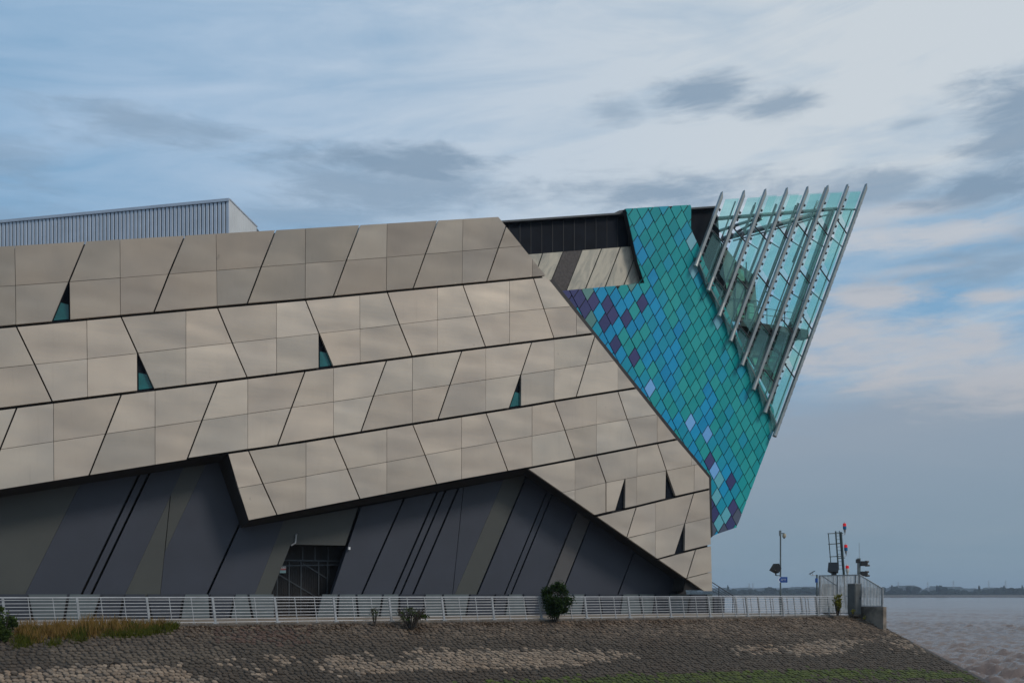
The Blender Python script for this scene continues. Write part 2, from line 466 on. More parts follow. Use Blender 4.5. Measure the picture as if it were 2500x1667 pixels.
# polygons on a facade plane, in (s, z)
def clip(poly, a, b, keep):
    """keep the side of line a-b on which point keep lies"""
    def sd(p): return (b[0] - a[0]) * (p[1] - a[1]) - (b[1] - a[1]) * (p[0] - a[0])
    sg = 1 if sd(keep) > 0 else -1
    out = []
    for i in range(len(poly)):
        p, q = poly[i], poly[(i + 1) % len(poly)]
        dp, dq = sd(p) * sg, sd(q) * sg
        if dp >= 0: out.append(p)
        if (dp >= 0) != (dq >= 0):
            t = dp / (dp - dq)
            out.append((p[0] + (q[0] - p[0]) * t, p[1] + (q[1] - p[1]) * t))
    return out
def area(poly):
    return 0.5 * sum(poly[i][0] * poly[(i + 1) % len(poly)][1] - poly[(i + 1) % len(poly)][0] * poly[i][1] for i in range(len(poly)))
def inset_clip(poly, edges):
    """edges: list of (a, b, gap); poly is cut back by gap from each line, keeping the side of the centroid"""
    cx = sum(p[0] for p in poly) / len(poly); cy = sum(p[1] for p in poly) / len(poly)
    for a, b, g in edges:
        dx, dy = b[0] - a[0], b[1] - a[1]
        L = math.hypot(dx, dy)
        if L < 1e-6: continue
        nx, ny = -dy / L, dx / L
        if (cx - a[0]) * nx + (cy - a[1]) * ny < 0: nx, ny = -nx, -ny
        a2 = (a[0] + nx * g, a[1] + ny * g); b2 = (b[0] + nx * g, b[1] + ny * g)
        poly = clip(poly, a2, b2, (a2[0] + nx * 100, a2[1] + ny * 100))
        if len(poly) < 3: return []
    return poly
def sz(u, v, D):
    p = at(u, v, D)
    return (p.dot(d), p.z)
def dedupe(poly):
    out = []
    for p in poly:
        if not out or math.hypot(p[0] - out[-1][0], p[1] - out[-1][1]) > 1e-4: out.append(p)
    if len(out) > 1 and math.hypot(out[0][0] - out[-1][0], out[0][1] - out[-1][1]) < 1e-4: out.pop()
    return out
def ccw(poly): return poly if area(poly) > 0 else poly[::-1]

DF = 56.5       # facade panels
DW = 58.6       # dark lower wall
DT = 57.6       # tiles
DG = 57.25       # prow glazing
DB = 58.45       # black upper wall
DR = 46.1       # railing

# ================================================================== the building
building = empty('waterfront_building', pl(s_of(900, DF), 0, DF))
building.location = (0, 0, 0)
tag(building, 'huge angular museum building with beige metal panels, blue tiled wall and glass prow', 'building')

# ---------------- beige panelled facade
def line(pts):
    xs = [p[0] for p in pts]; ys = [p[1] for p in pts]
    def f(x):
        if x <= xs[0]: k = (ys[1] - ys[0]) / (xs[1] - xs[0]); return ys[0] + k * (x - xs[0])
        if x >= xs[-1]: k = (ys[-1] - ys[-2]) / (xs[-1] - xs[-2]); return ys[-1] + k * (x - xs[-1])
        return float(np.interp(x, xs, ys))
    return f
L = {
 0: line([(0, 602.3), (1216.8, 529.7)]),
 0.5: line([(0, 699.7), (168, 688), (528, 660.5), (745, 643.5), (944, 628.6), (1129.5, 613), (1272, 601)]),
 1: line([(0, 798.8), (600, 743.3), (700, 735.5), (1300, 678)]),
 1.5: line([(0, 898.3), (213, 876), (454, 849), (675, 825.5), (879.5, 803), (1068, 781), (1245, 761.7), (1407.6, 746.5)]),
 2: line([(0, 998), (465, 940), (700, 910.5), (1007, 870.4), (1300, 833.6), (1446, 815)]),
 2.5: line([(0, 1096.8), (257, 1059), (605, 1009.6), (814, 980.5), (1007, 952.6), (1272, 914.4), (1430, 890.7), (1507, 879.5)]),
 3: line([(0, 1194), (537, 1108), (700, 1084.6), (1007, 1034.7), (1300, 988.5), (1353, 979), (1549.8, 947.4)]),
 3.5: line([(500, 1203.5), (600, 1187.7), (747, 1162.3), (944, 1127.4), (1127, 1093.8), (1300, 1063.8), (1456, 1035.8), (1599, 1012)]),
 4: line([(550, 1283), (609, 1272), (747, 1245), (944, 1207), (1127.4, 1171.5), (1300, 1140.5), (1404, 1120.5), (1649.4, 1072.8)]),
 4.5: line([(1250, 1229), (1380, 1200.8), (1479.6, 1177.5), (1554.8, 1163), (1695.7, 1134.6)]),
 5: line([(1380, 1276), (1455.8, 1257.5), (1554, 1236), (1648, 1212.6), (1731, 1193.8)]),
 5.5: line([(1450, 1333), (1537.8, 1311), (1600, 1296.5), (1672, 1277.4), (1733, 1263)]),
 6: line([(1560, 1376), (1611, 1364.4), (1670.7, 1346.3), (1734.6, 1330.6)]),
 6.5: line([(1640, 1421), (1678.7, 1409.6), (1737, 1395)]),
 7: line([(1600, 1442), (1760, 1442)]),
}
X0 = -110
def c(a, b, k): return (a, b, a, b, k)          # one joint
def w(a, l, r): return (a, l, a, r, 't')        # a joint that opens into a window
HALF = [   # (top line, bottom line, joints from left to right)
 (0, .5, [c(36, 38, 'f'), c(209, 168.4, 't'), c(293, 293.5, 'f'), c(451.5, 412, 't'), c(527.5, 529, 'f'), c(673.4, 637.6, 't'), c(746, 745.5, 'f'), c(879, 845.8, 't'), c(945.3, 944.2, 'f'), c(1069, 1038.6, 't'), c(1130.5, 1129.3, 'f'), c(1244.6, 1216.8, 't')]),
 (.5, 1, [c(38, 39, 'f'), w(168.4, 127, 170), c(293.5, 294, 'f'), c(412, 375, 't'), c(529, 530, 'f'), c(637.6, 603, 't'), c(745.5, 745, 'f'), c(845.8, 813.3, 't'), c(944.2, 943.5, 'f'), c(1038.6, 1008, 't'), c(1129.3, 1128.6, 'f'), c(1216.8, 1187.7, 't'), c(1300, 1300, 'f')]),
 (1, 1.5, [c(39, 84.8, 't'), c(212, 213, 'f'), c(294.8, 336, 't'), c(454, 454, 'f'), c(530.5, 567, 't'), c(675, 675, 'f'), c(745.4, 779, 't'), c(878.5, 879, 'f'), c(945, 975, 't'), c(1068.3, 1068.3, 'f'), c(1129.5, 1157.7, 't'), c(1244, 1244.3, 'f'), c(1301.8, 1328, 't')]),
 (1.5, 2, [c(84.8, 128.6, 't'), c(213, 214, 'f'), w(336, 336.5, 376.5), c(454, 454, 'f'), c(567, 604, 't'), c(675, 675.5, 'f'), w(779, 779, 813.3), c(879, 879.5, 'f'), c(975, 1007, 't'), c(1068.3, 1068.3, 'f'), c(1157.7, 1186, 't'), c(1244.3, 1244, 'f'), c(1328, 1353, 't'), c(1407.6, 1407.6, 'f')]),
 (2, 2.5, [c(42, 0, 't'), c(130.7, 131, 'f'), c(297, 258, 't'), c(378.6, 378.6, 'f'), c(530.5, 493.4, 't'), c(605, 605, 'f'), c(745.4, 711.7, 't'), c(814.3, 814.3, 'f'), c(944.4, 912, 't'), c(1007, 1007, 'f'), c(1128, 1098.3, 't'), c(1186, 1186, 'f'), c(1298.8, 1271.5, 't'), c(1353, 1353, 'f'), c(1454.5, 1430.5, 't')]),
 (2.5, 3, [c(0, -41, 't'), c(131, 131.6, 'f'), c(258, 218, 't'), c(378.6, 378.8, 'f'), c(493.4, 457, 't'), c(605, 605, 'f'), c(711.7, 677.4, 't'), c(814.3, 814.3, 'f'), c(912, 880.7, 't'), c(1007, 1007, 'f'), c(1098.3, 1069, 't'), c(1186, 1186, 'f'), w(1271.5, 1242.8, 1271.3), c(1353, 1352.8, 'f'), c(1430.5, 1406, 't'), c(1508.5, 1508.5, 'f')]),
 (3, 3.5, [c(606, 642, 't'), c(747, 747, 'f'), c(814.3, 848, 't'), c(944.4, 944.4, 'f'), c(1007, 1037.7, 't'), c(1127, 1127, 'f'), c(1186, 1213.7, 't'), c(1299, 1299, 'f'), c(1353.3, 1379, 't'), c(1457, 1456.3, 'f'), c(1508.3, 1531.5, 't')]),
 (3.5, 4, [c(642, 677.4, 't'), c(747, 747, 'f'), c(848, 879.5, 't'), c(944.4, 944.4, 'f'), c(1037.7, 1066.8, 't'), c(1127, 1127, 'f'), c(1213.7, 1240.6, 't'), c(1299, 1299, 'f'), c(1379, 1403.8, 't'), c(1456.3, 1455.8, 'f'), c(1531.5, 1555.4, 't'), c(1604.5, 1604.5, 'f')]),
 (4, 4.5, [c(1403.8, 1403.8, 'f'), c(1456.3, 1479.6, 't'), c(1555.4, 1554.8, 'f'), c(1604.5, 1627, 't'), c(1688, 1688, 'f')]),
 (4.5, 5, [c(1403.8, 1403.8, 'f'), c(1479.6, 1479.6, 't'), w(1526, 1502.6, 1525), c(1554.8, 1554.8, 'f'), w(1627, 1625.6, 1649.4), c(1695.7, 1694.3, 'f')]),
 (5, 5.5, [c(1554, 1530, 't'), c(1601, 1600.5, 'f'), c(1694.3, 1672, 't')]),
 (5.5, 6, [c(1600.5, 1600, 'f'), w(1672, 1647.6, 1670.7)]),
 (6, 6.5, [c(1698.7, 1677, 't')]),
 (6.5, 7, []),
]
DIAG = [((1216.8, 529.7), (1446.5, 815)), ((1446.5, 815), (1651, 1072)), ((1651, 1072), (1731, 1166))]
GAP = {'f': 0.011, 't': 0.038, 'L': 0.072, 'm': 0.012, 'o': 0.0}
cladding = None
def facade():
    global cladding
    mb = MB()
    backs = [
        [(X0, L[0](X0) + 3), (1214, 533), (1446, 818), (1549, 948), (557, 1108), (X0, L[3](X0) - 2)],
        [(557, 1107), (1548, 948), (1649, 1074), (1729, 1167), (1735.5, 1440), (1671, 1440), (1677, 1409), (1291, 1141), (611, 1270)],
    ]
    for bp in backs:
        poly = ccw([sz(u, v, DF) for (u, v) in bp])
        mb.prism([pl(s, z, DF + 0.26) for (s, z) in poly], -n * 1.2)
    cladding = mb.build('cladding_frame', 'joint', building)
    tri = []
    for (t0, t1, joints) in HALF:
        lt, lb = L[t0], L[t1]
        gt = 'o' if t0 == 0 else ('L' if t0 == int(t0) else 'm')
        gb = 'o' if t1 == 7 else ('L' if t1 == int(t1) else 'm')
        if t0 in (3, 3.5):
            e = lambda v: 557 + (v - 1108) / (1272 - 1108) * (607.6 - 557)
            left = [(e(lt(560)), e(lt(560)), e(lb(600)), e(lb(600)), 'o')]
            xl = (557, 582.3) if t0 == 3 else (582.3, 608.5)
            left = [(xl[0], xl[1], xl[0], xl[1], 'o')]
        elif t0 >= 6:
            left = [(1560, 1600, 1560, 1600, 'o')] if t0 == 6 else [(1640, 1640, 1640, 1640, 'o')]
        elif t0 >= 4:
            left = [(1250, 1250, 1250, 1250, 'o')]
        else:
            left = [(X0, X0, X0, X0, 'o')]
        right = [(1790, 1790, 1790, 1790, 'o')]
        js = left + list(joints) + right
        for i in range(len(js) - 1):
            a, b = js[i], js[i + 1]
            TL, BL = (a[2], lt(a[2])), (a[3], lb(a[3]))
            TR, BR = (b[0], lt(b[0])), (b[1], lb(b[1]))
            P = [sz(*q, DF) for q in (TL, TR, BR, BL)]
            edges = [(P[0], P[1], GAP[gt]), (P[1], P[2], GAP[b[4]]), (P[2], P[3], GAP[gb]), (P[3], P[0], GAP[a[4]])]
            # bottom edge over the recess has no joint
            if t1 == 3 and b[1] < 540: edges[2] = (P[2], P[3], 0.0)
            poly = inset_clip(P, edges)
            if len(poly) < 3: continue
            kp = sz(1300, 1000, DF)
            if t0 < 2: dg = [DIAG[0]]
            elif t0 < 4: dg = [DIAG[1]]
            else: dg = [DIAG[2]]
            for (p, q) in dg:
                poly = clip(poly, sz(*p, DF), sz(*q, DF), kp)
                if len(poly) < 3: break
            if len(poly) >= 3 and t0 >= 4:
                poly = clip(poly, sz(1288.7, 1143, DF), sz(1675, 1411, DF), sz(1600, 1100, DF))
                if len(poly) >= 3: poly = clip(poly, sz(1731, 1166, DF), sz(1738.6, 1442, DF), sz(1500, 1300, DF))
                if len(poly) >= 3 and t0 >= 6.5: poly = clip(poly, sz(1675, 1411, DF), sz(1668.6, 1442, DF), sz(1720, 1430, DF))
            poly = dedupe(poly)
            if len(poly) < 3 or abs(area(poly)) < 0.02: continue
            poly = ccw(poly)
            pts = []
            tw = random.uniform(-0.012, 0.012)
            for (s, z) in poly:
                q = pl(s, z, DF)
                Dq = DF
                if t0 < 1:                              # the top course leans out over the others
                    u, v = pix(q)
                    Dq = DF * (1 - 0.013 * (L[1](u) - v) / (L[1](u) - L[0](u)))
                q = C0 + (q - C0) * (Dq / DF)
                pts.append(q + n * tw)
            mb = MB().prism(pts, -n * 0.2)
            mb.build('panel', 'panel', cladding)
        for j in joints:
            if j[0] == j[2] and j[1] != j[3]:
                tri.append(((j[0], lt(j[0])), (j[1], lb(j[1])), (j[3], lb(j[3])), t0))
    for (A, B, C_, t0) in tri:
        w_ = MB()
        P = ccw([sz(*q, DF + 0.2) for q in (A, B, C_)])
        w_.prism([pl(s, z, DF + 0.245) for (s, z) in P], -n * 0.012)
        win = w_.build('window', 'black_metal', building)
        f = 0.42
        lo = [B, C_, (C_[0] + (A[0] - C_[0]) * f, C_[1] + (A[1] - C_[1]) * f), (B[0] + (A[0] - B[0]) * (f + .08), B[1] + (A[1] - B[1]) * (f + .08))]
        cx = sum(q[0] for q in lo) / 4; cy = sum(q[1] for q in lo) / 4
        lo = [(cx + (q[0] - cx) * 0.86, cy + (q[1] - cy) * 0.88 - 2) for q in lo]
        P = ccw([sz(*q, DF + 0.2) for q in lo])
        MB().prism([pl(s, z, DF + 0.215) for (s, z) in P], -n * 0.02).build('pane', 'window_teal' if t0 < 4 else 'black_metal', win)
    # black edge strip where the facade meets the tiles
    inner = [(1340, 683), (1446.5, 815), (1651, 1072), (1731, 1166), (1737.5, 1312)]
    outer = [(1353, 681), (1456, 811), (1660, 1067), (1738.5, 1162), (1742.5, 1309)]
    mb = MB()
    for i in range(4):
        P = ccw([sz(*q, DF) for q in (inner[i], outer[i], outer[i + 1], inner[i + 1])])
        mb.prism([pl(s, z, DF + 0.12) for (s, z) in P], -n * 0.9)
    mb.build('edge_trim', 'black_trim', building)
    # body of the building behind the panels
    mb = MB()
    P = ccw([sz(*q, DF) for q in [(X0 - 400, L[0](X0 - 400) + 6), (1205, 540), (1430, 815), (1530, 940), (560, 1100), (X0 - 400, L[3](X0 - 400) - 6)]])
    mb.prism([pl(s, z, DF + 1.5) for (s, z) in P], -n * 24)
    P = ccw([sz(*q, DF) for q in [(620, 1104), (1530, 945), (1640, 1080), (1715, 1170), (1722, 1300), (1680, 1395), (1300, 1135), (640, 1255)]])
    mb.prism([pl(s, z, DF + 1.5) for (s, z) in P], -n * 6)
    mb.build('body', 'black_metal', building)
facade()

# ---------------- soffit and dark lower wall
def lower_wall():
    outer = [(X0, L[3](X0)), (0, 1194), (540, 1107.5), (557, 1107), (607.6, 1272), (1288.7, 1142.8), (1675, 1411), (1668.6, 1443)]
    inner = [(X0, L[3](X0) + 20), (0, 1213.7), (531, 1128.2), (533, 1128), (587.7, 1288.7), (1281, 1160), (1656, 1420), (1651, 1452)]
    mb = MB()
    mb.loft([at(u, v, DF + 0.02) for (u, v) in outer], [at(u, v, DW) for (u, v) in inner], closed=False)
    mb.build('soffit', 'soffit', building)
    back = MB()
    P = ccw([sz(u, v, 60.9) for (u, v) in [(X0 - 60, 1200), (540, 1100), (600, 1260), (1281, 1140), (1665, 1410), (1690, 1500), (X0 - 60, 1515)]])
    back.prism([pl(s, z, 60.9) for (s, z) in P], -n * 8)
    wall = back.build('dark_wall', 'black_trim', building)
    outline = [(X0, 1231.5), (0, 1213.7), (532.6, 1128), (587.7, 1288.7), (880, 1238), (1281, 1160), (1442, 1271), (1656, 1420), (1651, 1460), (X0, 1460)]
    # joints: (top u, v) (bottom u, v) half gap (m)
    J = [((X0 - 5, 1100), (X0 - 5, 1500), 0), ((194, 1184.7), (60, 1453), .006), ((338, 1161.7), (198, 1453), .06), ((362.7, 1158.6), (222, 1453), .06),
         ((422.4, 1148), (392, 1449), .02), ((584.6, 1279.6), (506, 1451.6), .06), ((691.8, 1273.4), (621, 1451), .006), ('gate',),
         ((877, 1239.8), (806, 1451), .09), ((986, 1217.4), (884, 1448), .06), ((1067.4, 1201.5), (960, 1448), .06), ((1087.6, 1197), (978.7, 1448), .06),
         ((1119.4, 1190.8), (1009, 1448), .06), ((1131.7, 1187.7), (1106, 1440), .018), ((1230.5, 1169), (1111.6, 1446.7), .006), ((1284, 1164.8), (1166, 1446.7), .055),
         ((1336.5, 1197), (1233, 1446.8), .055), ((1348, 1207), (1249, 1446.8), .055), ((1409.5, 1247.7), (1341, 1416), .055), ((1441.7, 1270), (1381, 1423), .055),
         ((1548.4, 1345.7), (1509.8, 1446.8), .055), ((1700, 1100), (1699, 1500), 0)]
    S = 'slate'; G = 'greygreen'; W = 'warmgrey'
    cols = [G, S, S, S, S, S, None, G, S, S, S, S, S, S, G, S, S, S, W, S, S]
    base = [sz(u, v, DW) for (u, v) in outline]
    def strip(a, b, ga, gb, mat, extra=(), proud=0.0):
        poly = base
        A = [sz(*q, DW) for q in a]; B = [sz(*q, DW) for q in b]
        def shift(Ls, g, sign):
            dx, dz = Ls[1][0] - Ls[0][0], Ls[1][1] - Ls[0][1]
            k = math.hypot(dx, dz); nx, nz = -dz / k, dx / k
            if nx < 0: nx, nz = -nx, -nz
            return [(p[0] + nx * g * sign, p[1] + nz * g * sign) for p in Ls]
        A = shift(A, ga, 1); B = shift(B, gb, -1)
        poly = clip(poly, A[0], A[1], (A[0][0] + 500, A[0][1]))
        if len(poly) >= 3: poly = clip(poly, B[0], B[1], (B[0][0] - 500, B[0][1]))
        for (p, q, kp) in extra:
            if len(poly) >= 3: poly = clip(poly, sz(*p, DW), sz(*q, DW), sz(*kp, DW))
        poly = dedupe(poly)
        if len(poly) < 3: return
        poly = ccw(poly)
        MB().prism([pl(s, z, DW - proud) for (s, z) in poly], -n * 0.35).build('wall_panel', mat, wall)
    # the stripe between the thin joint and the slate is a lighter board: split it by its colour edges
    for i in range(len(J) - 1):
        a, b = J[i], J[i + 1]
        if a[0] == 'gate' or b[0] == 'gate': continue
        pr = random.uniform(0, 0.03)
        if i == 3:      # holds the first part of the grey-green stripe
            e0 = ((447, 1144), (304, 1453))
            strip((a[0], a[1]), e0, a[2], 0.004, S, proud=pr)
            strip(e0, (b[0], b[1]), 0.004, b[2], G, proud=pr)
        elif i == 4:
            e1 = ((502, 1134), (353, 1453))
            strip((a[0], a[1]), e1, a[2], .004, G, proud=pr)
            kp = (480, 1300)
            # slate to the right of the stripe
            A = e1
            strip(e1, (b[0], b[1]), 0.004, b[2], S, extra=[(a[0], a[1], kp)], proud=pr)
        else:
            strip((a[0], a[1]), (b[0], b[1]), a[2], b[2], cols[i] or G, proud=pr)
    # around the gate opening
    a, b = J[6], J[8]
    el = ((732, 1273), (660.5, 1452))
    strip((a[0], a[1]), el, a[2], 0.0, G)
    strip(el, (b[0], b[1]), 0.0, b[2], G, extra=[((700, 1328.3), (850, 1331), (780, 1250))])
    # lintel soffit and jamb of the gate opening are the thickness of the boards; side reveal
    MB().prism([at(848, 1331, DW + .36), at(812.6, 1451, DW + .36), at(805, 1451, 60.0), at(840, 1340, 60.0)], -d * 0.02).build('gate_jamb', 'slate', building)
    # gate leaves in the opening
    DGt = 60.2
    g = MB()
    frame = [((650, 1381), (835, 1378)), ((690, 1367), (845, 1369))]
    for (p, q) in frame: g.bar(at(*p, DGt), at(*q, DGt), 0.08, 0.08, UP)
    for u in (677, 706, 735, 778, 800): g.bar(at(u, 1371, DGt), atz(u - 1, DGt, 0.05), 0.07, 0.07, d)
    for u in (739, 769, 801): g.bar(at(u, 1335, DGt), at(u, 1369, DGt), 0.07, 0.07, d)
    g.bar(at(674, 1398, DGt), at(778, 1460, DGt), 0.06, 0.05, UP)
    g.bar(at(740, 1375, DGt), at(800, 1412, DGt), 0.06, 0.05, UP)
    gate = g.build('gate', 'dark_steel', building)
    m = MB()
    a0, a1 = s_of(655, DGt), s_of(806, DGt)
    k = 0
    s = a0
    while s < a1:
        m.bar(pl(s, 0.06, DGt + .05), pl(s, 3.35, DGt + .05), 0.025, 0.012, d); s += 0.11
    m.build('mesh_bars', 'black_plastic', gate)
    # waste pipe over the gate
    p = MB()
    p.tube(at(723, 1305, DW - .12), at(721, 1326, DW - .12), 0.05); p.tube(at(721, 1325, DW - .12), at(711, 1331, DW - .1), 0.05)
    p.tube(at(723, 1305, DW - .12), at(726, 1303, DW + .1), 0.045)
    p.build('drain_pipe', 'galv', building)
    MB().box(at(852, 1338, DW - .1), d * .06, n * .1, UP * .08).build('wall_lamp', 'sign_white', building)
    # plinth
    DP = 58.3
    pj = [(-60, -60), (66, 80), (167, 157), (248, 227), (303, 292), (357, 371), (449, 440), (511, 515), (573, 562), (606, 617), (671, 672), None,
          (785, 772), (827, 823), (870, 875), (935, 927), (975, 975), (1037, 1034), (1081, 1090), (1147, 1138), (1209, 1203), (1241, 1233), (1277, 1288),
          (1340, 1334), (1399, 1393), (1429, 1421), (1463, 1471), (1520, 1514), (1560, 1568), (1600, 1594), (1635, 1640), (1685, 1679), (1724, 1728), (1741, 1742)]
    pc = 'abbaaababbxxbbbbabbaababbaabbabab'
    b_ = MB().prism([pl(s_of(-70, DP), 0.0, DP + .3), pl(s_of(673, DP), 0.0, DP + .3), pl(s_of(673, DP), 1.3, DP + .3), pl(s_of(-70, DP), 1.3, DP + .3)], -n * .4)
    b_.prism([pl(s_of(784, DP), 0.0, DP + .3), pl(s_of(1740, DP), 0.0, DP + .3), pl(s_of(1740, DP), 1.34, DP + .3), pl(s_of(784, DP), 1.3, DP + .3)], -n * .4)
    plinth = b_.build('plinth', 'black_trim', building)
    for i in range(len(pj) - 1):
        a, b = pj[i], pj[i + 1]
        if a is None or b is None: continue
        g0 = 0.07
        q = [pl(s_of(a[1], DP) + g0, 0.0, DP), pl(s_of(b[1], DP) - g0, 0.0, DP), pl(s_of(b[0], DP) - g0, 1.36, DP), pl(s_of(a[0], DP) + g0, 1.36, DP)]
        MB().prism(q, -n * 0.22).build('plinth_panel', 'plinth_b' if pc[min(i, len(pc) - 1)] == 'b' else 'plinth_a', plinth)
    # step block and open stair beyond the end of the plinth
    MB().prism([pl(s_of(1744, DP), 0, DP), pl(s_of(1769, DP), 0, DP), pl(s_of(1769, DP), 1.2, DP), pl(s_of(1744, DP), 1.2, DP)], -n * 2.2).build('stair_block', 'plinth_a', building)
    st = MB()
    DS = 58.2
    st.tube(at(1739, 1421, DS), at(1792, 1455, DS), 0.035); 
    for k in (1, 2, 3): st.tube(at(1739, 1421 + 7 * k, DS), at(1785 - 4 * k, 1452 + 2 * k, DS), 0.015)
    for u, v in ((1755, 1432), (1789, 1454)): st.tube(at(u, v, DS), atz(u, DS, 0), 0.03)
    st.build('stair_handrail', 'dark_steel', building)
lower_wall()

# ---------------- black upper wall and veined stone recess
def upper_wall():
    P = ccw([sz(*q, DB) for q in [(1215, 547), (1527, 523.5), (1745, 509.5), (1753, 529), (1757, 585), (1767, 662), (1780, 740), (1700, 800), (1240, 760)]])
    top = MB().prism([pl(s, z, DB) for (s, z) in P], -n * 7).build('upper_wall', 'black_metal', building)
    mb = MB()
    mb.bar(at(1215, 544.5, DB - .1), at(1745, 507.5, DB - .1), 0.12, 0.5, UP)
    mb.build('coping', 'dark_steel', top)
    for k in range(13):
        u = 1243 + k * 26.5
        a, b = at(u, 546 + (1243 - u) * 0.065, DB - .012), at(u, 620 + (1290 - u) * 0.075, DB - .012)
        MB().bar(a, b, 0.03, 0.03, d).build('seam', 'black_plastic', top)
    MB().prism([at(1484, 527.5, DB + 2.5), at(1527, 524, DB + 2.5), at(1527, 512, DB + 2.5), at(1512, 514, DB + 2.5)], -n * 2).build('roof_hatch', 'dark_steel', building)
    # stone
    DS = DB - 0.12
    bk = MB().prism([at(u, v, DB - .03) for (u, v) in [(1280, 622), (1280, 720), (1568, 692), (1544, 600.5)]], -n * .03).build('stone_recess', 'joint', building)
    outline = ccw([sz(*q, DS) for q in [(1270, 623), (1541, 601.8), (1565.5, 690), (1560, 700), (1380, 716), (1280, 700)]])
    J = [((1200, 600), (1200, 720), 0), ((1324.6, 619), (1297, 700), .04), ((1374, 616.6), (1341, 697), .03), ((1422, 610), (1385, 705), .03),
         ((1469, 607), (1430, 703.7), .045), ((1515, 603), (1478.6, 698), .045), ((1557, 612), (1524, 694), .045), ((1640, 600), (1639, 700), 0)]
    mt = ['stone_panel', 'stone_panel', 'brown_panel'] + ['stone_panel'] * 4
    for i in range(len(J) - 1):
        a, b = J[i], J[i + 1]
        poly = outline
        A = [sz(*q, DS) for q in a[:2]]; B = [sz(*q, DS) for q in b[:2]]
        A = [(p[0] + a[2], p[1]) for p in A]; B = [(p[0] - b[2], p[1]) for p in B]
        poly = clip(poly, A[0], A[1], (A[0][0] + 500, A[0][1]))
        if len(poly) >= 3: poly = clip(poly, B[0], B[1], (B[0][0] - 500, B[0][1]))
        if len(poly) < 3: continue
        MB().prism([pl(s, z, DS) for (s, z) in ccw(dedupe(poly))], -n * 0.08).build('stone_panel', mt[i], bk)
upper_wall()

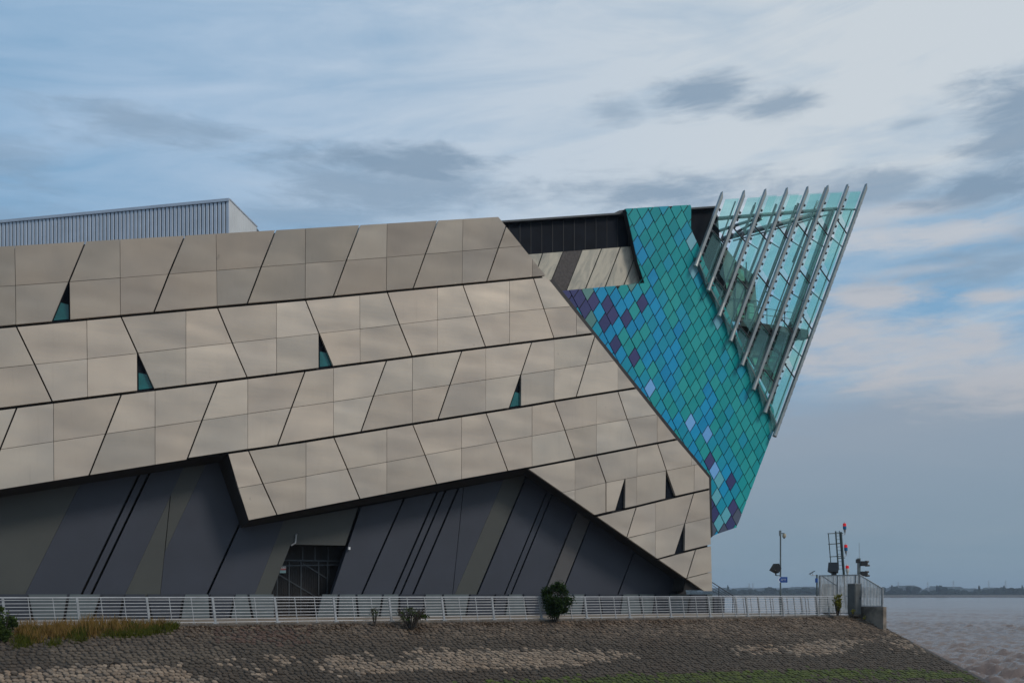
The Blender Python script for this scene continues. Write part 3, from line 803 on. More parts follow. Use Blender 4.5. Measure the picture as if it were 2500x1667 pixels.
# ---------------- tiled wall
def tiles():
    outline = [(1527.6, 509.6), (1687.6, 500), (1687, 556), (1706, 600), (1722, 645), (1830, 880), (1889, 1000), (1893, 1040), (1879, 1076), (1799, 1286.6), (1753, 1302),
               (1736.5, 1309.5), (1722, 1170), (1640, 1080), (1440, 826), (1362, 722), (1374, 709.8), (1573.5, 691), (1557.5, 640)]
    out_px = outline
    lat = {(0, 0): (1568.2, 740.5), (0, -2): (1529.1, 777.2), (-1, -3): (1496.2, 769.6), (-2, -3): (1483.2, 743.6), (-1, -4): (1476.3, 788), (1, -4): (1503.1, 840.8),
           (3, -3): (1549.8, 872.9), (6, -3): (1586, 947.4), (11, -1): (1685.4, 1030.8), (13, 0): (1727.5, 1059.9), (15, -1): (1733.3, 1125.9), (16, -1): (1744, 1148.9),
           (17, -1): (1755.5, 1171.8), (18, 0): (1784.5, 1174.9), (20, -1): (1789.9, 1237.7), (-1, 7): (1688.3, 589.5), (-3, 2): (1565.9, 624.7), (-4, 2): (1557.5, 600.2)}
    A = []; 
    for (i, j), (u, v) in lat.items():
        A.append([i, j, 1, 0, 0, 0, -u * i / 1000, -u * j / 1000, u])
        A.append([0, 0, 0, i, j, 1, -v * i / 1000, -v * j / 1000, v])
    A = np.array(A, float)
    h, *_ = np.linalg.lstsq(A[:, :8], A[:, 8], rcond=None)
    def H(i, j):
        w_ = h[6] * i / 1000 + h[7] * j / 1000 + 1
        return ((h[0] * i + h[1] * j + h[2]) / w_, (h[3] * i + h[4] * j + h[5]) / w_)
    poly = ccw([sz(*q, DT) for q in out_px])
    slab = MB().prism([pl(s, z, DT + .07) for (s, z) in poly], -n * 0.35)
    wall = slab.build('tile_wall', 'joint', building)
    core = ccw([sz(*q, DT) for q in [(1540, 530), (1680, 520), (1720, 660), (1860, 990), (1780, 1190), (1600, 1010), (1590, 700)]])
    MB().prism([pl(s, z, DT + .42) for (s, z) in core], -n * 7).build('tower_core', 'black_metal', building)
    st = 0.25
    off = 0.5
    special = {}
    def mark(mat, *pts):
        for p in pts: special[p] = mat
    R2 = lambda x, y: (1360 + x / 6.533, 690 + y / 6.533)
    R1 = lambda x, y: (1360 + x / 6.533, 490 + y / 6.533)
    R3 = lambda x, y: (1540 + x / 6.533, 880 + y / 6.533)
    R4 = lambda x, y: (1620 + x / 6.533, 1080 + y / 6.533)
    mark('tile_purple', R2(150, 190), R2(270, 135), R2(360, 260), R2(450, 410), R2(600, 290), R2(805, 340), R2(890, 520), R2(760, 640), R2(1360, 330), R2(1105, 570), R2(935, 985),
         R2(1240, 1195), R4(740, 300), R4(1075, 620), R4(1110, 1030), R4(830, 1130), R4(1070, 1270), R4(800, 980), R2(300, 330))
    mark('tile_slate', R4(1175, 1160), R4(960, 1390), R4(810, 1440))
    mark('tile_sky', R3(300, 440), R3(950, 985), R3(1225, 1175), R4(810, 450))
    mark('tile_aqua', R4(885, 600), R4(960, 1170), R4(880, 1290), R4(850, 860))
    mark('tile_pale', R1(2145, 650), R1(2185, 1140), (1753, 783))
    mark('tile_sage', R2(500, 170), R2(545, 580), R2(1190, 80))
    mark('tile_blue', R1(1285, 720), R1(1345, 880), R1(1520, 1230), R2(680, 470), R2(720, 210), R2(930, 200), R2(1020, 370), R2(1480, 220), R2(1630, 550), R2(1930, 690), R2(1890, 1030), R3(1220, 450), R3(1230, 420))
    mark('tile_green', R2(1060, 830), R2(1150, 1010), R2(1270, 880), R2(1510, 1400), R2(1220, 450), R3(340, 150), R3(590, 640), R3(670, 790), R3(820, 400), R3(1030, 430), R3(1110, 1290), R3(1180, 1430))
    made = []
    for i in range(-16, 32):
        for j in range(-12, 14):
            corners = [(i - .5, j - .5), (i + .5, j - .5)]
            e = (-st, 1.0)
            P0 = (i - .5 + st / 2, j - .5); P1 = (i + .5 + st / 2, j - .5)
            P2 = (P1[0] + e[0], P1[1] + e[1]); P3 = (P0[0] + e[0], P0[1] + e[1])
            px4 = [H(*q) for q in (P0, P1, P2, P3)]
            cu = sum(q[0] for q in px4) / 4; cv = sum(q[1] for q in px4) / 4
            if not (1330 < cu < 1930 and 470 < cv < 1340): continue
            T = [sz(*q, DT) for q in px4]
            T = ccw(T)
            cx = sum(q[0] for q in T) / 4; cy = sum(q[1] for q in T) / 4
            g = 0.029
            res = poly
            for k in range(4):
                a, b = T[k], T[(k + 1) % 4]
                dx, dy = b[0] - a[0], b[1] - a[1]; Lk = math.hypot(dx, dy); nx, ny = -dy / Lk, dx / Lk
                a2 = (a[0] + nx * g, a[1] + ny * g); b2 = (b[0] + nx * g, b[1] + ny * g)
                res = clip(res, a2, b2, (cx, cy))
                if len(res) < 3: break
            res = dedupe(res) if len(res) >= 3 else []
            if len(res) < 3 or abs(area(res)) < 0.03: continue
            mat = None
            for p, m in special.items():
                sp = sz(*p, DT)
                ok = True
                for k in range(4):
                    a, b = T[k], T[(k + 1) % 4]
                    if (b[0] - a[0]) * (sp[1] - a[1]) - (b[1] - a[1]) * (sp[0] - a[0]) < 0: ok = False
                if ok: mat = m
            if mat is None:
                # bluer towards the lower left, greener towards the prow
                right = np.interp(cv, [500, 700, 880, 1060, 1280], [1640, 1700, 1800, 1880, 1790])
                left = np.interp(cv, [500, 690, 820, 950, 1070, 1170, 1300], [1500, 1370, 1450, 1550, 1650, 1730, 1737])
                t = (cu - left) / max(20, right - left) + random.gauss(0, 0.14)
                if cv < 690: t = 0.85 + random.gauss(0, .1)
                if t < 0.46: mat = random.choice(['tile_blue', 'tile_blue', 'tile_midblue', 'tile_midblue', 'tile_blue', 'tile_green'])
                elif t < 0.66: mat = random.choice(['tile_midblue', 'tile_midblue', 'tile_midblue', 'tile_green', 'tile_blue'])
                elif t < 0.78: mat = random.choice(['tile_green', 'tile_midblue', 'tile_green', 'tile_teal'])
                else: mat = 'tile_teal' if (cv < 720 or random.random() < .35) else 'tile_green'
            made.append((abs(area(res)), ccw(res), mat))
    made.sort(key=lambda x: -x[0])
    rest = {}
    for k, (a_, res, mat) in enumerate(made):
        tilt = random.uniform(-0.012, 0.012)
        pts = [pl(s, z, DT + tilt) for (s, z) in res]
        if k < 300:
            MB().prism(pts, -n * 0.05).build('tile', mat, wall)
        else:
            rest.setdefault(mat, MB()).prism(pts, -n * 0.05)
    if rest:
        # cut edge pieces past the three hundred largest, one joined part
        allm = MB(); idx = []; keys = list(rest)
        for k, key in enumerate(keys):
            allm.add(rest[key].v, rest[key].f); idx += [k] * len(rest[key].f)
        o = allm.build('tile_cut_pieces', None, wall)
        for key in keys: o.data.materials.append(MAT[key])
        o.data.polygons.foreach_set('material_index', idx)
        tag(o, kind='stuff')
    print('tiles', len(made))
tiles()

# ---------------- glass prow
def prow():
    tops = [(1762, 472), (1816, 468.5), (1868, 465), (1920.5, 461.7), (1970.6, 458.8), (2019.8, 456), (2067.8, 453.4), (2113.6, 452)]
    bots = [(1696, 649), (1726.6, 708), (1753, 770), (1781, 831), (1809, 890), (1837, 949.6), (1865, 1005), (1889, 1062)]
    # the nose line and the far side
    T8, B8 = at(*tops[7], DG), at(*bots[7], DG)
    sillm = MB()
    a = [at(1700, 628, DG), at(1726, 690, DG), at(1837, 905, DG), at(1893, 1030, DG), at(1894, 1052, DG)]
    b = [p - n * (DT - DG + .06) for p in a]
    sillm.loft(a, b, closed=False)
    a2 = [p + d * 0.12 + UP * 0.03 for p in a]
    sillm.loft(a2, a, closed=False)
    prow_o = sillm.build('glass_prow', 'tube', building)
    fw = 0.105
    def unit(p, q): return (q - p).normalized()
    for i in range(8):
        B, T = at(*bots[i], DG), at(*tops[i], DG)
        ax = unit(B, T)
        sd = ax.cross(n)
        if sd.dot(d) < 0: sd = -sd
        sd.normalize()
        poly = [B - sd * fw - ax * .12, B + sd * fw + ax * .2, T + sd * fw - ax * .42, T - sd * fw]
        mb = MB().prism([p + n * .24 for p in poly], -n * .24)
        # rounded scoop at the foot
        mb.tube(B + n * .14 - ax * .12, B + n * .14 + ax * 1.0, 0.17, 10, 0.115)
        fin = mb.build('fin', 'fin', prow_o)
        cl = MB()
        L_ = (T - B).length
        k = 0.55
        while k < L_ - 1.1:
            cpt = B + ax * k + sd * (fw + (.10 if i < 7 else -.04))
            cl.box(cpt + n * .10, sd * .13, ax * .05, n * .05)
            cl.box(cpt + sd * .10 + n * .06, sd * .035, ax * .07, n * .06)
            k += 0.62
        tag(cl.build('glass_clamps', 'dark_steel', fin), kind='stuff')
    # slim inner mullions half a metre behind the fins
    for i in range(1, 8):
        (tu, tv), (bu, bv) = tops[i], bots[i]
        f0_, f1_ = 0.10, 0.93
        a_ = at(tu + (bu - tu) * f0_ - 12, tv + (bv - tv) * f0_, DG + .55); b_ = at(tu + (bu - tu) * f1_ - 12, tv + (bv - tv) * f1_ , DG + .3)
        MB().tube(a_, b_, 0.055, 8).build('mullion', 'dark_steel', prow_o)
    # level lines of the cross struts (value at each fin row, left ends)
    def lv(u, u0, v0, u1, v1): return v0 + (u - u0) * (v1 - v0) / (u1 - u0)
    levels = [(1740, 559, 2049, 536), (1745, 677, 2005, 652.6), (1806.6, 791, 1960.5, 769), (1866, 897, 1915.6, 886.6)]
    def on_fin(i, v):
        (tu, tv), (bu, bv) = tops[i], bots[i]
        return tu + (v - tv) * (bu - tu) / (bv - tv)
    def left_v(i, k):
        lo = levels[k]
        u = tops[i][0] - 20
        for _ in range(8):
            v = lv(u, *lo); u = on_fin(i, v) + 8
        return v
    for i in range(7):
        f0, f1 = i, i + 1
        xl = lambda v: on_fin(f0, v) + 15
        xr = lambda v: on_fin(f1, v) - 5
        gt0 = 486.6 + (xl(480) - 1771) * (468 - 486.6) / (2106 - 1771)
        gt1 = 486.6 + (xr(480) - 1771) * (468 - 486.6) / (2106 - 1771)
        upL, upR = gt0, gt1
        for k in range(4):
            vl = left_v(i, k)
            if vl > bots[i][1] - 25: break
            vr = vl + 34
            # pane above the strut
            yl, yr = vl - 9, vr - 14
            q = [(xl(upL), upL), (xr(upR), upR), (xr(yr), yr), (xl(yl), yl)]
            MB().prism([at(*p, DG) for p in q][::-1], -n * .025).build('pane', 'glass_near', prow_o)
            A, B = at(on_fin(f0, vl) + 6, vl, DG - .1), at(on_fin(f1, vr) - 3, vr, DG - .1)
            MB().tube(A, B, 0.05, 8).build('strut', 'dark_steel', prow_o)
            upL, upR = vl + 6, vr + 2
        # last pane down to the sill
        bl, br = bots[i], bots[i + 1]
        yl = bl[1] - 4; yr = br[1] - 8
        q = [(xl(upL), upL), (xr(upR), upR), (xr(yr), yr), (xl(yl) - 2, yl)]
        MB().prism([at(*p, DG) for p in q][::-1], -n * .025).build('pane', 'glass_near', prow_o)
    # far side: it leaves the nose line and runs back
    RUN = 0.62
    ax = unit(B8, T8)
    Ln = (T8 - B8).length
    def far(Lb, h):
        """Lb metres back along the far side, h metres up the nose line"""
        return B8 + ax * h - d * Lb - n * (Lb * RUN) - UP * 0.0
    step = 1.45
    bot_dir = (at(*bots[0], DG) - B8); bot_dir.normalize()
    hb = lambda Lb: max(0.0, (Lb / max(1e-6, -bot_dir.dot(d))) * bot_dir.dot(UP) / ax.z * 0.98)
    top_h = lambda Lb: Ln - 0.55 - Lb * 0.03
    fars = [0.0, 1.15] + [1.15 + step * k for k in range(1, 5)]
    fdir = (d + n * RUN).normalized()
    for k, Lb in enumerate(fars):
        if k > 0:
            p, q = far(Lb, hb(Lb)), far(Lb, top_h(Lb) + (0.4 if k < 3 else -1.0))
            MB().bar(p, q, 0.20, 0.32, fdir).build('far_fin', 'dark_steel' if k % 2 else 'tube', prow_o)
        if k < len(fars) - 1:
            L1 = fars[k + 1]
            lo0, lo1 = hb(Lb), hb(L1)
            cuts0 = [lo0] + [x for x in (Ln * .30, Ln * .52, Ln * .74) if x > lo0 + 1.5] + [top_h(Lb)]
            cuts1 = [lo1] + [x + 1.1 for x in (Ln * .30, Ln * .52, Ln * .74) if x > lo0 + 1.5] + [top_h(L1)]
            for r in range(len(cuts0) - 1):
                g0 = 0.0 if r == 0 else 0.28
                e0 = Lb + .2; e1 = L1 - .12
                q = [far(e0, cuts0[r] + g0), far(e1, cuts1[r] + g0), far(e1, cuts1[r + 1]), far(e0, cuts0[r + 1])]
                if cuts1[r + 1] - cuts1[r] < 0.6: continue
                MB().prism(q, fdir.cross(UP) * 0.02).build('pane', 'glass_far', prow_o)
                if r > 0:
                    MB().tube(far(Lb, cuts0[r]), far(L1, cuts1[r]), 0.045, 8).build('strut', 'dark_steel', prow_o)
    # tubes inside
    def tb(name, p, D0, q, D1, r, mat='tube'):
        MB().tube(at(*p, D0), at(*q, D1), r, 12).build(name, mat, prow_o, smooth=True)
    tb('ridge_tube', (1752, 534), 57.9, (2042, 510), 57.9, 0.145)
    tb('ridge_tube', (2042, 511), 57.9, (2096, 512), 57.5, 0.07)
    tb('brace_tube', (1762, 584), 62.5, (1999, 521), 58.6, 0.20)
    tb('brace_tube', (1755, 564), 61.5, (1858, 530), 58.4, 0.12)
    tb('brace_tube', (1790, 588), 61.5, (2030, 522), 58.3, 0.06)
    tb('brace_tube', (1800, 566), 60.5, (1860, 534), 58.4, 0.10)
    tb('column', (2030, 516), 58.4, (1930, 800), 58.5, 0.24)
    tb('column', (1930, 800), 58.5, (1880, 985), 58.1, 0.20)
    tb('column', (1996, 492), 58.4, (1936, 640), 58.6, 0.09)
    tb('column', (1880, 575), 59.2, (1832, 690), 59.2, 0.09)
    # viewing deck
    def deckpt(u, v, D): return at(u, v, D)
    q = [at(1808, 781, 57.7), at(1972, 806, 57.5), at(1945, 812, 59.1), at(1800, 790, 61.5)]
    zt = at(1900, 795, 57.6).z
    q = [Vector((p.x, p.y, zt)) for p in q]
    MB().prism(q, UP * -0.42).build('deck', 'deck', prow_o)
    e = MB()
    e.box(at(1957, 817, 57.65), d * .38, n * .35, UP * .33)
    e.build('deck_head', 'deck', prow_o)
    rl = MB()
    Pa, Pb = q[0] + (q[1] - q[0]) * .12, q[0] + (q[1] - q[0]) * .78
    for h in (1.15, 0.65): rl.tube(Pa + UP * h, Pb + UP * h, 0.025)
    for t in np.linspace(0, 1, 6): rl.tube(Pa + (Pb - Pa) * t, Pa + (Pb - Pa) * t + UP * 1.15, 0.03)
    rl.build('deck_railing', 'dark_steel', prow_o)
    # inner core walls behind the glazing
    MB().prism([at(u, v, 59.4) for (u, v) in [(1775, 780), (1852, 795), (1842, 672), (1800, 640), (1762, 592)]], -n * .15).build('core_wall', 'core', prow_o)
    for u in (1796, 1822): MB().bar(at(u, 640, 59.3), at(u - 2, 782, 59.3), .07, .07, d).build('mullion', 'dark_steel', prow_o)
    for v in (690, 735): MB().bar(at(1770, v - 8, 59.3), at(1845, v, 59.3), .06, .06, UP).build('mullion', 'dark_steel', prow_o)
    MB().prism([at(u, v, 59.0) for (u, v) in [(1880, 960), (1948, 820), (1905, 806), (1800, 790), (1806, 830)]], -n * .15).build('core_wall', 'core', prow_o)
    for qd in ([(1836, 870), (1860, 872), (1856, 892), (1842, 890)], [(1880, 866), (1902, 868), (1894, 884), (1876, 882)], [(1862, 896), (1884, 898), (1876, 920), (1868, 918)], [(1882, 905), (1897, 906), (1888, 926), (1878, 925)]):
        MB().prism([at(u, v, 58.9) for (u, v) in qd][::-1], -n * .03).build('lit_tint_pane', 'lit_tint_pane', prow_o)
    for qd in ([(1770, 690), (1786, 692), (1786, 712), (1773, 712)], [(1800, 650), (1816, 662), (1818, 686), (1800, 684)], [(1800, 742), (1818, 744), (1818, 776), (1800, 774)], [(1825, 740), (1840, 742), (1842, 780), (1826, 778)]):
        MB().prism([at(u, v, 59.33) for (u, v) in qd][::-1], -n * .03).build('lit_tint_pane', 'lit_tint_pane', prow_o)
    for (p, q) in [((1893, 808), (1858, 900)), ((1925, 812), (1872, 940)), ((1838, 868), (1900, 872)), ((1852, 902), (1890, 906))]:
        MB().bar(at(*p, 58.8), at(*q, 58.8), .08, .08, d + UP).build('mullion', 'dark_steel', prow_o)
prow()

# ---------------- plant room on the roof
def plant_room():
    C_ = at(560, 486, 66.0)
    f = Vector((-10730, 2430, 0)).normalized()
    r = Vector((274, 2430, 0)).normalized()
    zb = 18.0
    base = Vector((C_.x, C_.y, zb)); H_ = C_.z - zb
    LF, LR = 40.0, 4.87
    fn = Vector((f.y, -f.x, 0)); fn = fn if fn.y < 0 else -fn       # outward of the front
    rn = Vector((r.y, -r.x, 0)); rn = rn if rn.x > 0 else -rn
    mb = MB()
    q = [base, base + f * LF, base + f * LF + r * 18, base + r * LR + f * 1.0 + r * 13, base + r * LR]
    q = [p for p in q]
    mb.prism([p - fn * 0.06 - rn * .06 for p in q][::-1], UP * (H_ - 0.05))
    room = mb.build('plant_room', 'dark_steel', building)
    sheet = None
    wdt = 0.292
    i = 0
    while i * wdt < 26:
        p = base + f * (i * wdt)
        if sheet is None:
            m = MB()
            a = Vector((0, 0, 0))
            prof = [(0.0, 0.0), (0.03, 0.035), (0.21, 0.035), (0.24, 0.0)]
            A = [f * x + fn * y for (x, y) in prof]; B = [v + UP * (H_ - .1) for v in A]
            m.loft(A, B, closed=False)
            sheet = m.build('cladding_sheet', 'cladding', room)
            sheet.location = p
        else:
            o = sheet.copy(); COL.objects.link(o); o.parent = room; o.location = p
        i += 1
    MB().prism([base + fn * .09 + UP * (H_ - .16), base + f * 27 + fn * .09 + UP * (H_ - .16), base + f * 27 + fn * .09 + UP * (H_ + .03), base + fn * .09 + UP * (H_ + .03)], -fn * .3).build('roof_flashing', 'cladding', room)
    sh2 = None
    i = 0
    while (i + 1) * .40 < LR:
        p = base + r * (i * .40)
        if sh2 is None:
            m = MB()
            prof = [(0.0, 0.0), (0.02, 0.03), (0.36, 0.03), (0.38, 0.0)]
            A = [r * x + rn * y for (x, y) in prof]; B = [v + UP * (H_ - .05) for v in A]
            m.loft(A, B, closed=False)
            sh2 = m.build('cladding_sheet', 'cladding_lit', room); sh2.location = p
        else:
            o = sh2.copy(); COL.objects.link(o); o.parent = room; o.location = p
        i += 1
    MB().prism([base + rn * .06 + UP * (H_ - .06), base + r * LR + rn * .06 + UP * (H_ - .06), base + r * LR + rn * .06 + UP * (H_ + .03), base + rn * .06 + UP * (H_ + .03)], -rn * .3).build('roof_flashing', 'cladding', room)
plant_room()

# ================================================================== ground and water
WATER_Z = -4.5
SL = 0.4                                # fall of the stone slope
S0, S1 = s_of(-260, DR), s_of(2106, DR)
SN = (n * SL + UP).normalized()
def slope(s, p, h=0.0): return d * s - n * (DR - p) + UP * (-SL * p - 0.02) + SN * h

def ground():
    # promenade: wide in front of the building, a narrow strip past its end
    sb = s_of(1792, 58.2)
    q = [pl(S0 - 60, 0, DR + .12), pl(S1, 0, DR + .12), pl(S1, 0, 51.6), pl(sb, 0, 51.6), pl(sb, 0, 60.5), pl(sb - 30, 0, 100), pl(S0 - 60, 0, 120)]
    o = MB().prism(q, UP * -6.0).build('promenade', 'paving'); tag(o, kind='structure')
    # kerb: one stone after another
    o = MB().prism([pl(S0 - 60, -.4, DR - .22), pl(S1, -.4, DR - .22), pl(S1, .035, DR - .22), pl(S0 - 60, .035, DR - .22)], -n * .34).build('kerb', 'kerb')
    tag(o, kind='structure')
    # bed of the stone slope, turning the corner at the point
    PM = 14.0
    mb = MB()
    a = [slope(S0 - 10, 0), slope(S0 - 10, PM), slope(S1, PM), slope(S1, 0)]
    mb.add(a, [(0, 1, 2, 3)])
    mb.add([slope(S1, 0), slope(S1, PM), slope(S1, PM) + d * 4.5 - UP * 1.5, slope(S1, 0) + d * 3.2 - UP * 6], [(0, 1, 2, 3)])
    mb.add([slope(S1, 0), slope(S1, 0) + d * 3.2 - UP * 6, slope(S1, 0) + d * 3.2 - UP * 6 - n * 6, slope(S1, 0) - n * 6], [(0, 1, 2, 3)])
    bed = mb.build('stone_slope', 'mortar'); tag(bed, kind='structure')
    # stones
    patches = [
        [(-60, 1650), (0, 1642), (159, 1627), (266, 1619), (385, 1622), (452, 1624), (500, 1667), (520, 1720), (-60, 1720)],
        [(653, 1600), (688, 1598), (727, 1623), (693, 1627)],
        [(770, 1626), (839, 1597), (879, 1599), (900, 1618), (1014, 1613), (980, 1589), (1225, 1586), (1413, 1588), (1532, 1593), (1548, 1601), (1466, 1614), (1439, 1617), (1306, 1633), (1200, 1630), (1131, 1637), (972, 1639), (839, 1647)],
        [(613, 1629), (658, 1631), (666, 1650), (627, 1655)],
        [(540, 1608), (580, 1606), (600, 1622), (560, 1628)],
        [(1773, 1578), (1852, 1574), (1888, 1595), (1809, 1591)],
        [(1890, 1577), (2000, 1569), (2051, 1569), (2081, 1591), (1931, 1600)],
        [(1995, 1567), (2108, 1560), (2117, 1567), (2020, 1572)],
        [(2150, 1543), (2200, 1560), (2270, 1586), (2240, 1590), (2180, 1568)],
    ]
    def inside(pt, poly):
        x, y = pt; r = False
        for i in range(len(poly)):
            (x1, y1), (x2, y2) = poly[i], poly[i - 1]
            if (y1 > y) != (y2 > y) and x < (x2 - x1) * (y - y1) / (y2 - y1) + x1: r = not r
        return r
    stones = []
    dp, ds = 0.235, 0.225
    rows = int(9.8 / dp)
    for r in range(rows):
        p = 0.15 + r * dp
        k = 0
        sx = S0 - 2 + (0.5 * ds if r % 2 else 0)
        while sx < S1 - 0.05:
            # courses run obliquely down the slope
            s = sx + random.uniform(-.035, .035)
            pp = p + random.uniform(-.03, .03)
            sx += ds * random.uniform(.88, 1.14)
            u, v = pix(slope(s, pp))
            if v > 1690 or u < -60: continue
            stones.append((v, u, s, pp))
    stones.sort(key=lambda x: -x[0])
    def stone(s, p, rw, rp, hgt):
        k = 7
        ph = random.random() * 6.28
        bot, mid, top = [], [], []
        for i in range(k):
            a = ph + 2 * math.pi * i / k + random.uniform(-.12, .12)
            e = random.uniform(.78, 1.12)
            cs, cp = math.cos(a) * rw * e, math.sin(a) * rp * e
            # lozenge-like: skewed along the slope
            cs += cp * 0.35
            bot.append(slope(s + cs, p + cp, -.01)); mid.append(slope(s + cs * .98, p + cp * .98, hgt * .55)); top.append(slope(s + cs * .80, p + cp * .80, hgt))
        tilt = random.uniform(-.02, .02)
        vs = bot + mid + top + [slope(s, p, hgt + .012 + tilt)]
        fs = []
        for i in range(k):
            j = (i + 1) % k
            fs += [(i, i + k, j + k, j), (i + k, i + 2 * k, j + 2 * k, j + k), (i + 2 * k, 3 * k, j + 2 * k)]
        return vs, fs
    def tone(u, v, p):
        g = random.uniform(.8, 1.2)
        jx, jy = u + random.gauss(0, 20), v + random.gauss(0, 4.5)
        lightp = any(inside((jx, jy), q) for q in patches)
        edge = np.interp(u, [1150, 1500, 1900, 2200, 2420], [1668, 1650, 1634, 1632, 1645])
        if lightp:
            cc = random.choice([(0.205, 0.160, 0.120), (0.180, 0.142, 0.108), (0.225, 0.178, 0.134), (0.150, 0.120, 0.092)]) if random.random() > .08 else (0.13, 0.11, 0.09)
        elif v + random.gauss(0, 4) > edge and u > 1100 and random.random() < .95 and not (v > 1657 and u > 1980 and random.random() < .75):
            cc = random.choice([(0.046, 0.068, 0.007), (0.058, 0.078, 0.010), (0.040, 0.054, 0.009)])
        else:
            lt = np.interp(v, [1500, 1550, 1580, 1667], [0.098, 0.068, 0.050, 0.046])
            if v < 1560 and random.random() < .25: lt *= 1.55
            if 120 < u < 560 and 1575 < v + random.gauss(0, 6) < 1615: lt *= 1.5
            if 520 < u < 760 and 1528 < v + random.gauss(0, 5) < 1572 and random.random() < .6:
                return tuple(x * g for x in (0.075, 0.046, 0.034))
            wv = np.interp(v, [1520, 1600, 1667], [.82, .9, .86])
            cc = (lt * 1.14, lt * (wv + .03), lt * (wv - .20))
        return tuple(min(1, x * g) for x in cc)
    big = MB(); tones = []
    nbig = 0
    for k, (v, u, s, p) in enumerate(stones):
        vs, fs = stone(s, p, random.uniform(.112, .134), random.uniform(.116, .138), random.uniform(.03, .07))
        tcol = tone(u, v, p)
        # the nearest in view become stones of their own
        if nbig < 300 and v < 1668 and u > -10 and u < 700:
            o = mesh_obj('stone', vs, fs, 'stone', bed)
            ca = o.data.color_attributes.new('tone', 'FLOAT_COLOR', 'POINT')
            ca.data.foreach_set('color', list((*tcol, 1.0)) * len(vs))
            nbig += 1
        else:
            big.add(vs, fs); tones += list((*tcol, 1.0)) * len(vs)
    o = big.build('stone_pitching', 'stone', bed)
    ca = o.data.color_attributes.new('tone', 'FLOAT_COLOR', 'POINT')
    ca.data.foreach_set('color', tones)
    tag(o, kind='stuff')
    print('stones', len(stones))
ground()

def water():
    # wave-shaped near part, denser near the shore
    zs = [42.0]
    while zs[-1] < 900: zs.append(zs[-1] + max(0.16, zs[-1] * 0.0046))
    zs = np.array(zs)
    us = np.linspace(0.02, 0.80, 330)
    Zg, Ug = np.meshgrid(zs, us, indexing='ij')
    X = Ug * Zg; Y = Zg.copy()
    H_ = np.zeros_like(X)
    cell = np.maximum(0.16, Zg * 0.0046)
    for k in range(90):
        wl = float(rng.uniform(0.8, 2.2) if k < 70 else rng.uniform(2.2, 5.0)); ang = float(rng.normal(1.35, 0.75))
        amp = 0.046 * wl ** 0.85
        ph = float(rng.uniform(0, 6.28))
        kk = 2 * math.pi / wl
        arg = kk * (math.cos(ang) * X + math.sin(ang) * Y) + ph
        fade = np.clip(1.6 - cell * 3.0 / wl, 0, 1)
        gust = 0.55 + 0.45 * np.sin(X * .06 * (1 + .3 * math.sin(k)) + Y * .035 + k)
        H_ += amp * fade * gust * (0.75 - np.abs(np.sin(arg * .5)) * 1.2)
    H_ -= H_.mean()
    edge = np.clip((Zg - 42) / 12, 0, 1)
    V = np.stack([X, Y, WATER_Z + H_ * edge], -1).reshape(-1, 3)
    R_, C_ = X.shape
    idx = np.arange(R_ * C_).reshape(R_, C_)
    Fq = np.stack([idx[:-1, :-1], idx[:-1, 1:], idx[1:, 1:], idx[1:, :-1]], -1).reshape(-1, 4)
    me = bpy.data.meshes.new('water')
    me.from_pydata(V.tolist(), [], Fq.tolist())
    b = len(V)
    me.materials.append(MAT['water'])
    me.polygons.foreach_set('use_smooth', [True] * len(me.polygons))
    o = link(bpy.data.objects.new('water', me)); tag(o, kind='structure')
    z2 = WATER_Z - 0.25
    o = mesh_obj('water_sheet', [(-9000, -400, z2), (9000, -400, z2), (9000, 12000, z2), (-9000, 12000, z2)], [(0, 1, 2, 3)], 'water'); tag(o, kind='structure')
water()

def blob(mb_v, mb_f, cpt, rx, ry, rz, seg=8, ring=6):
    b = len(mb_v)
    j = rng.uniform(.72, 1.25, (ring + 1, seg))
    for a in range(ring + 1):
        th = math.pi * a / ring
        for k in range(seg):
            ph = 2 * math.pi * k / seg
            q = j[a, k] if 0 < a < ring else 1.0
            mb_v.append((cpt[0] + rx * q * math.sin(th) * math.cos(ph), cpt[1] + ry * q * math.sin(th) * math.sin(ph), cpt[2] + rz * q * math.cos(th)))
    for a in range(ring):
        for k in range(seg):
            mb_f.append((b + a * seg + k, b + (a + 1) * seg + k, b + (a + 1) * seg + (k + 1) % seg, b + a * seg + (k + 1) % seg))

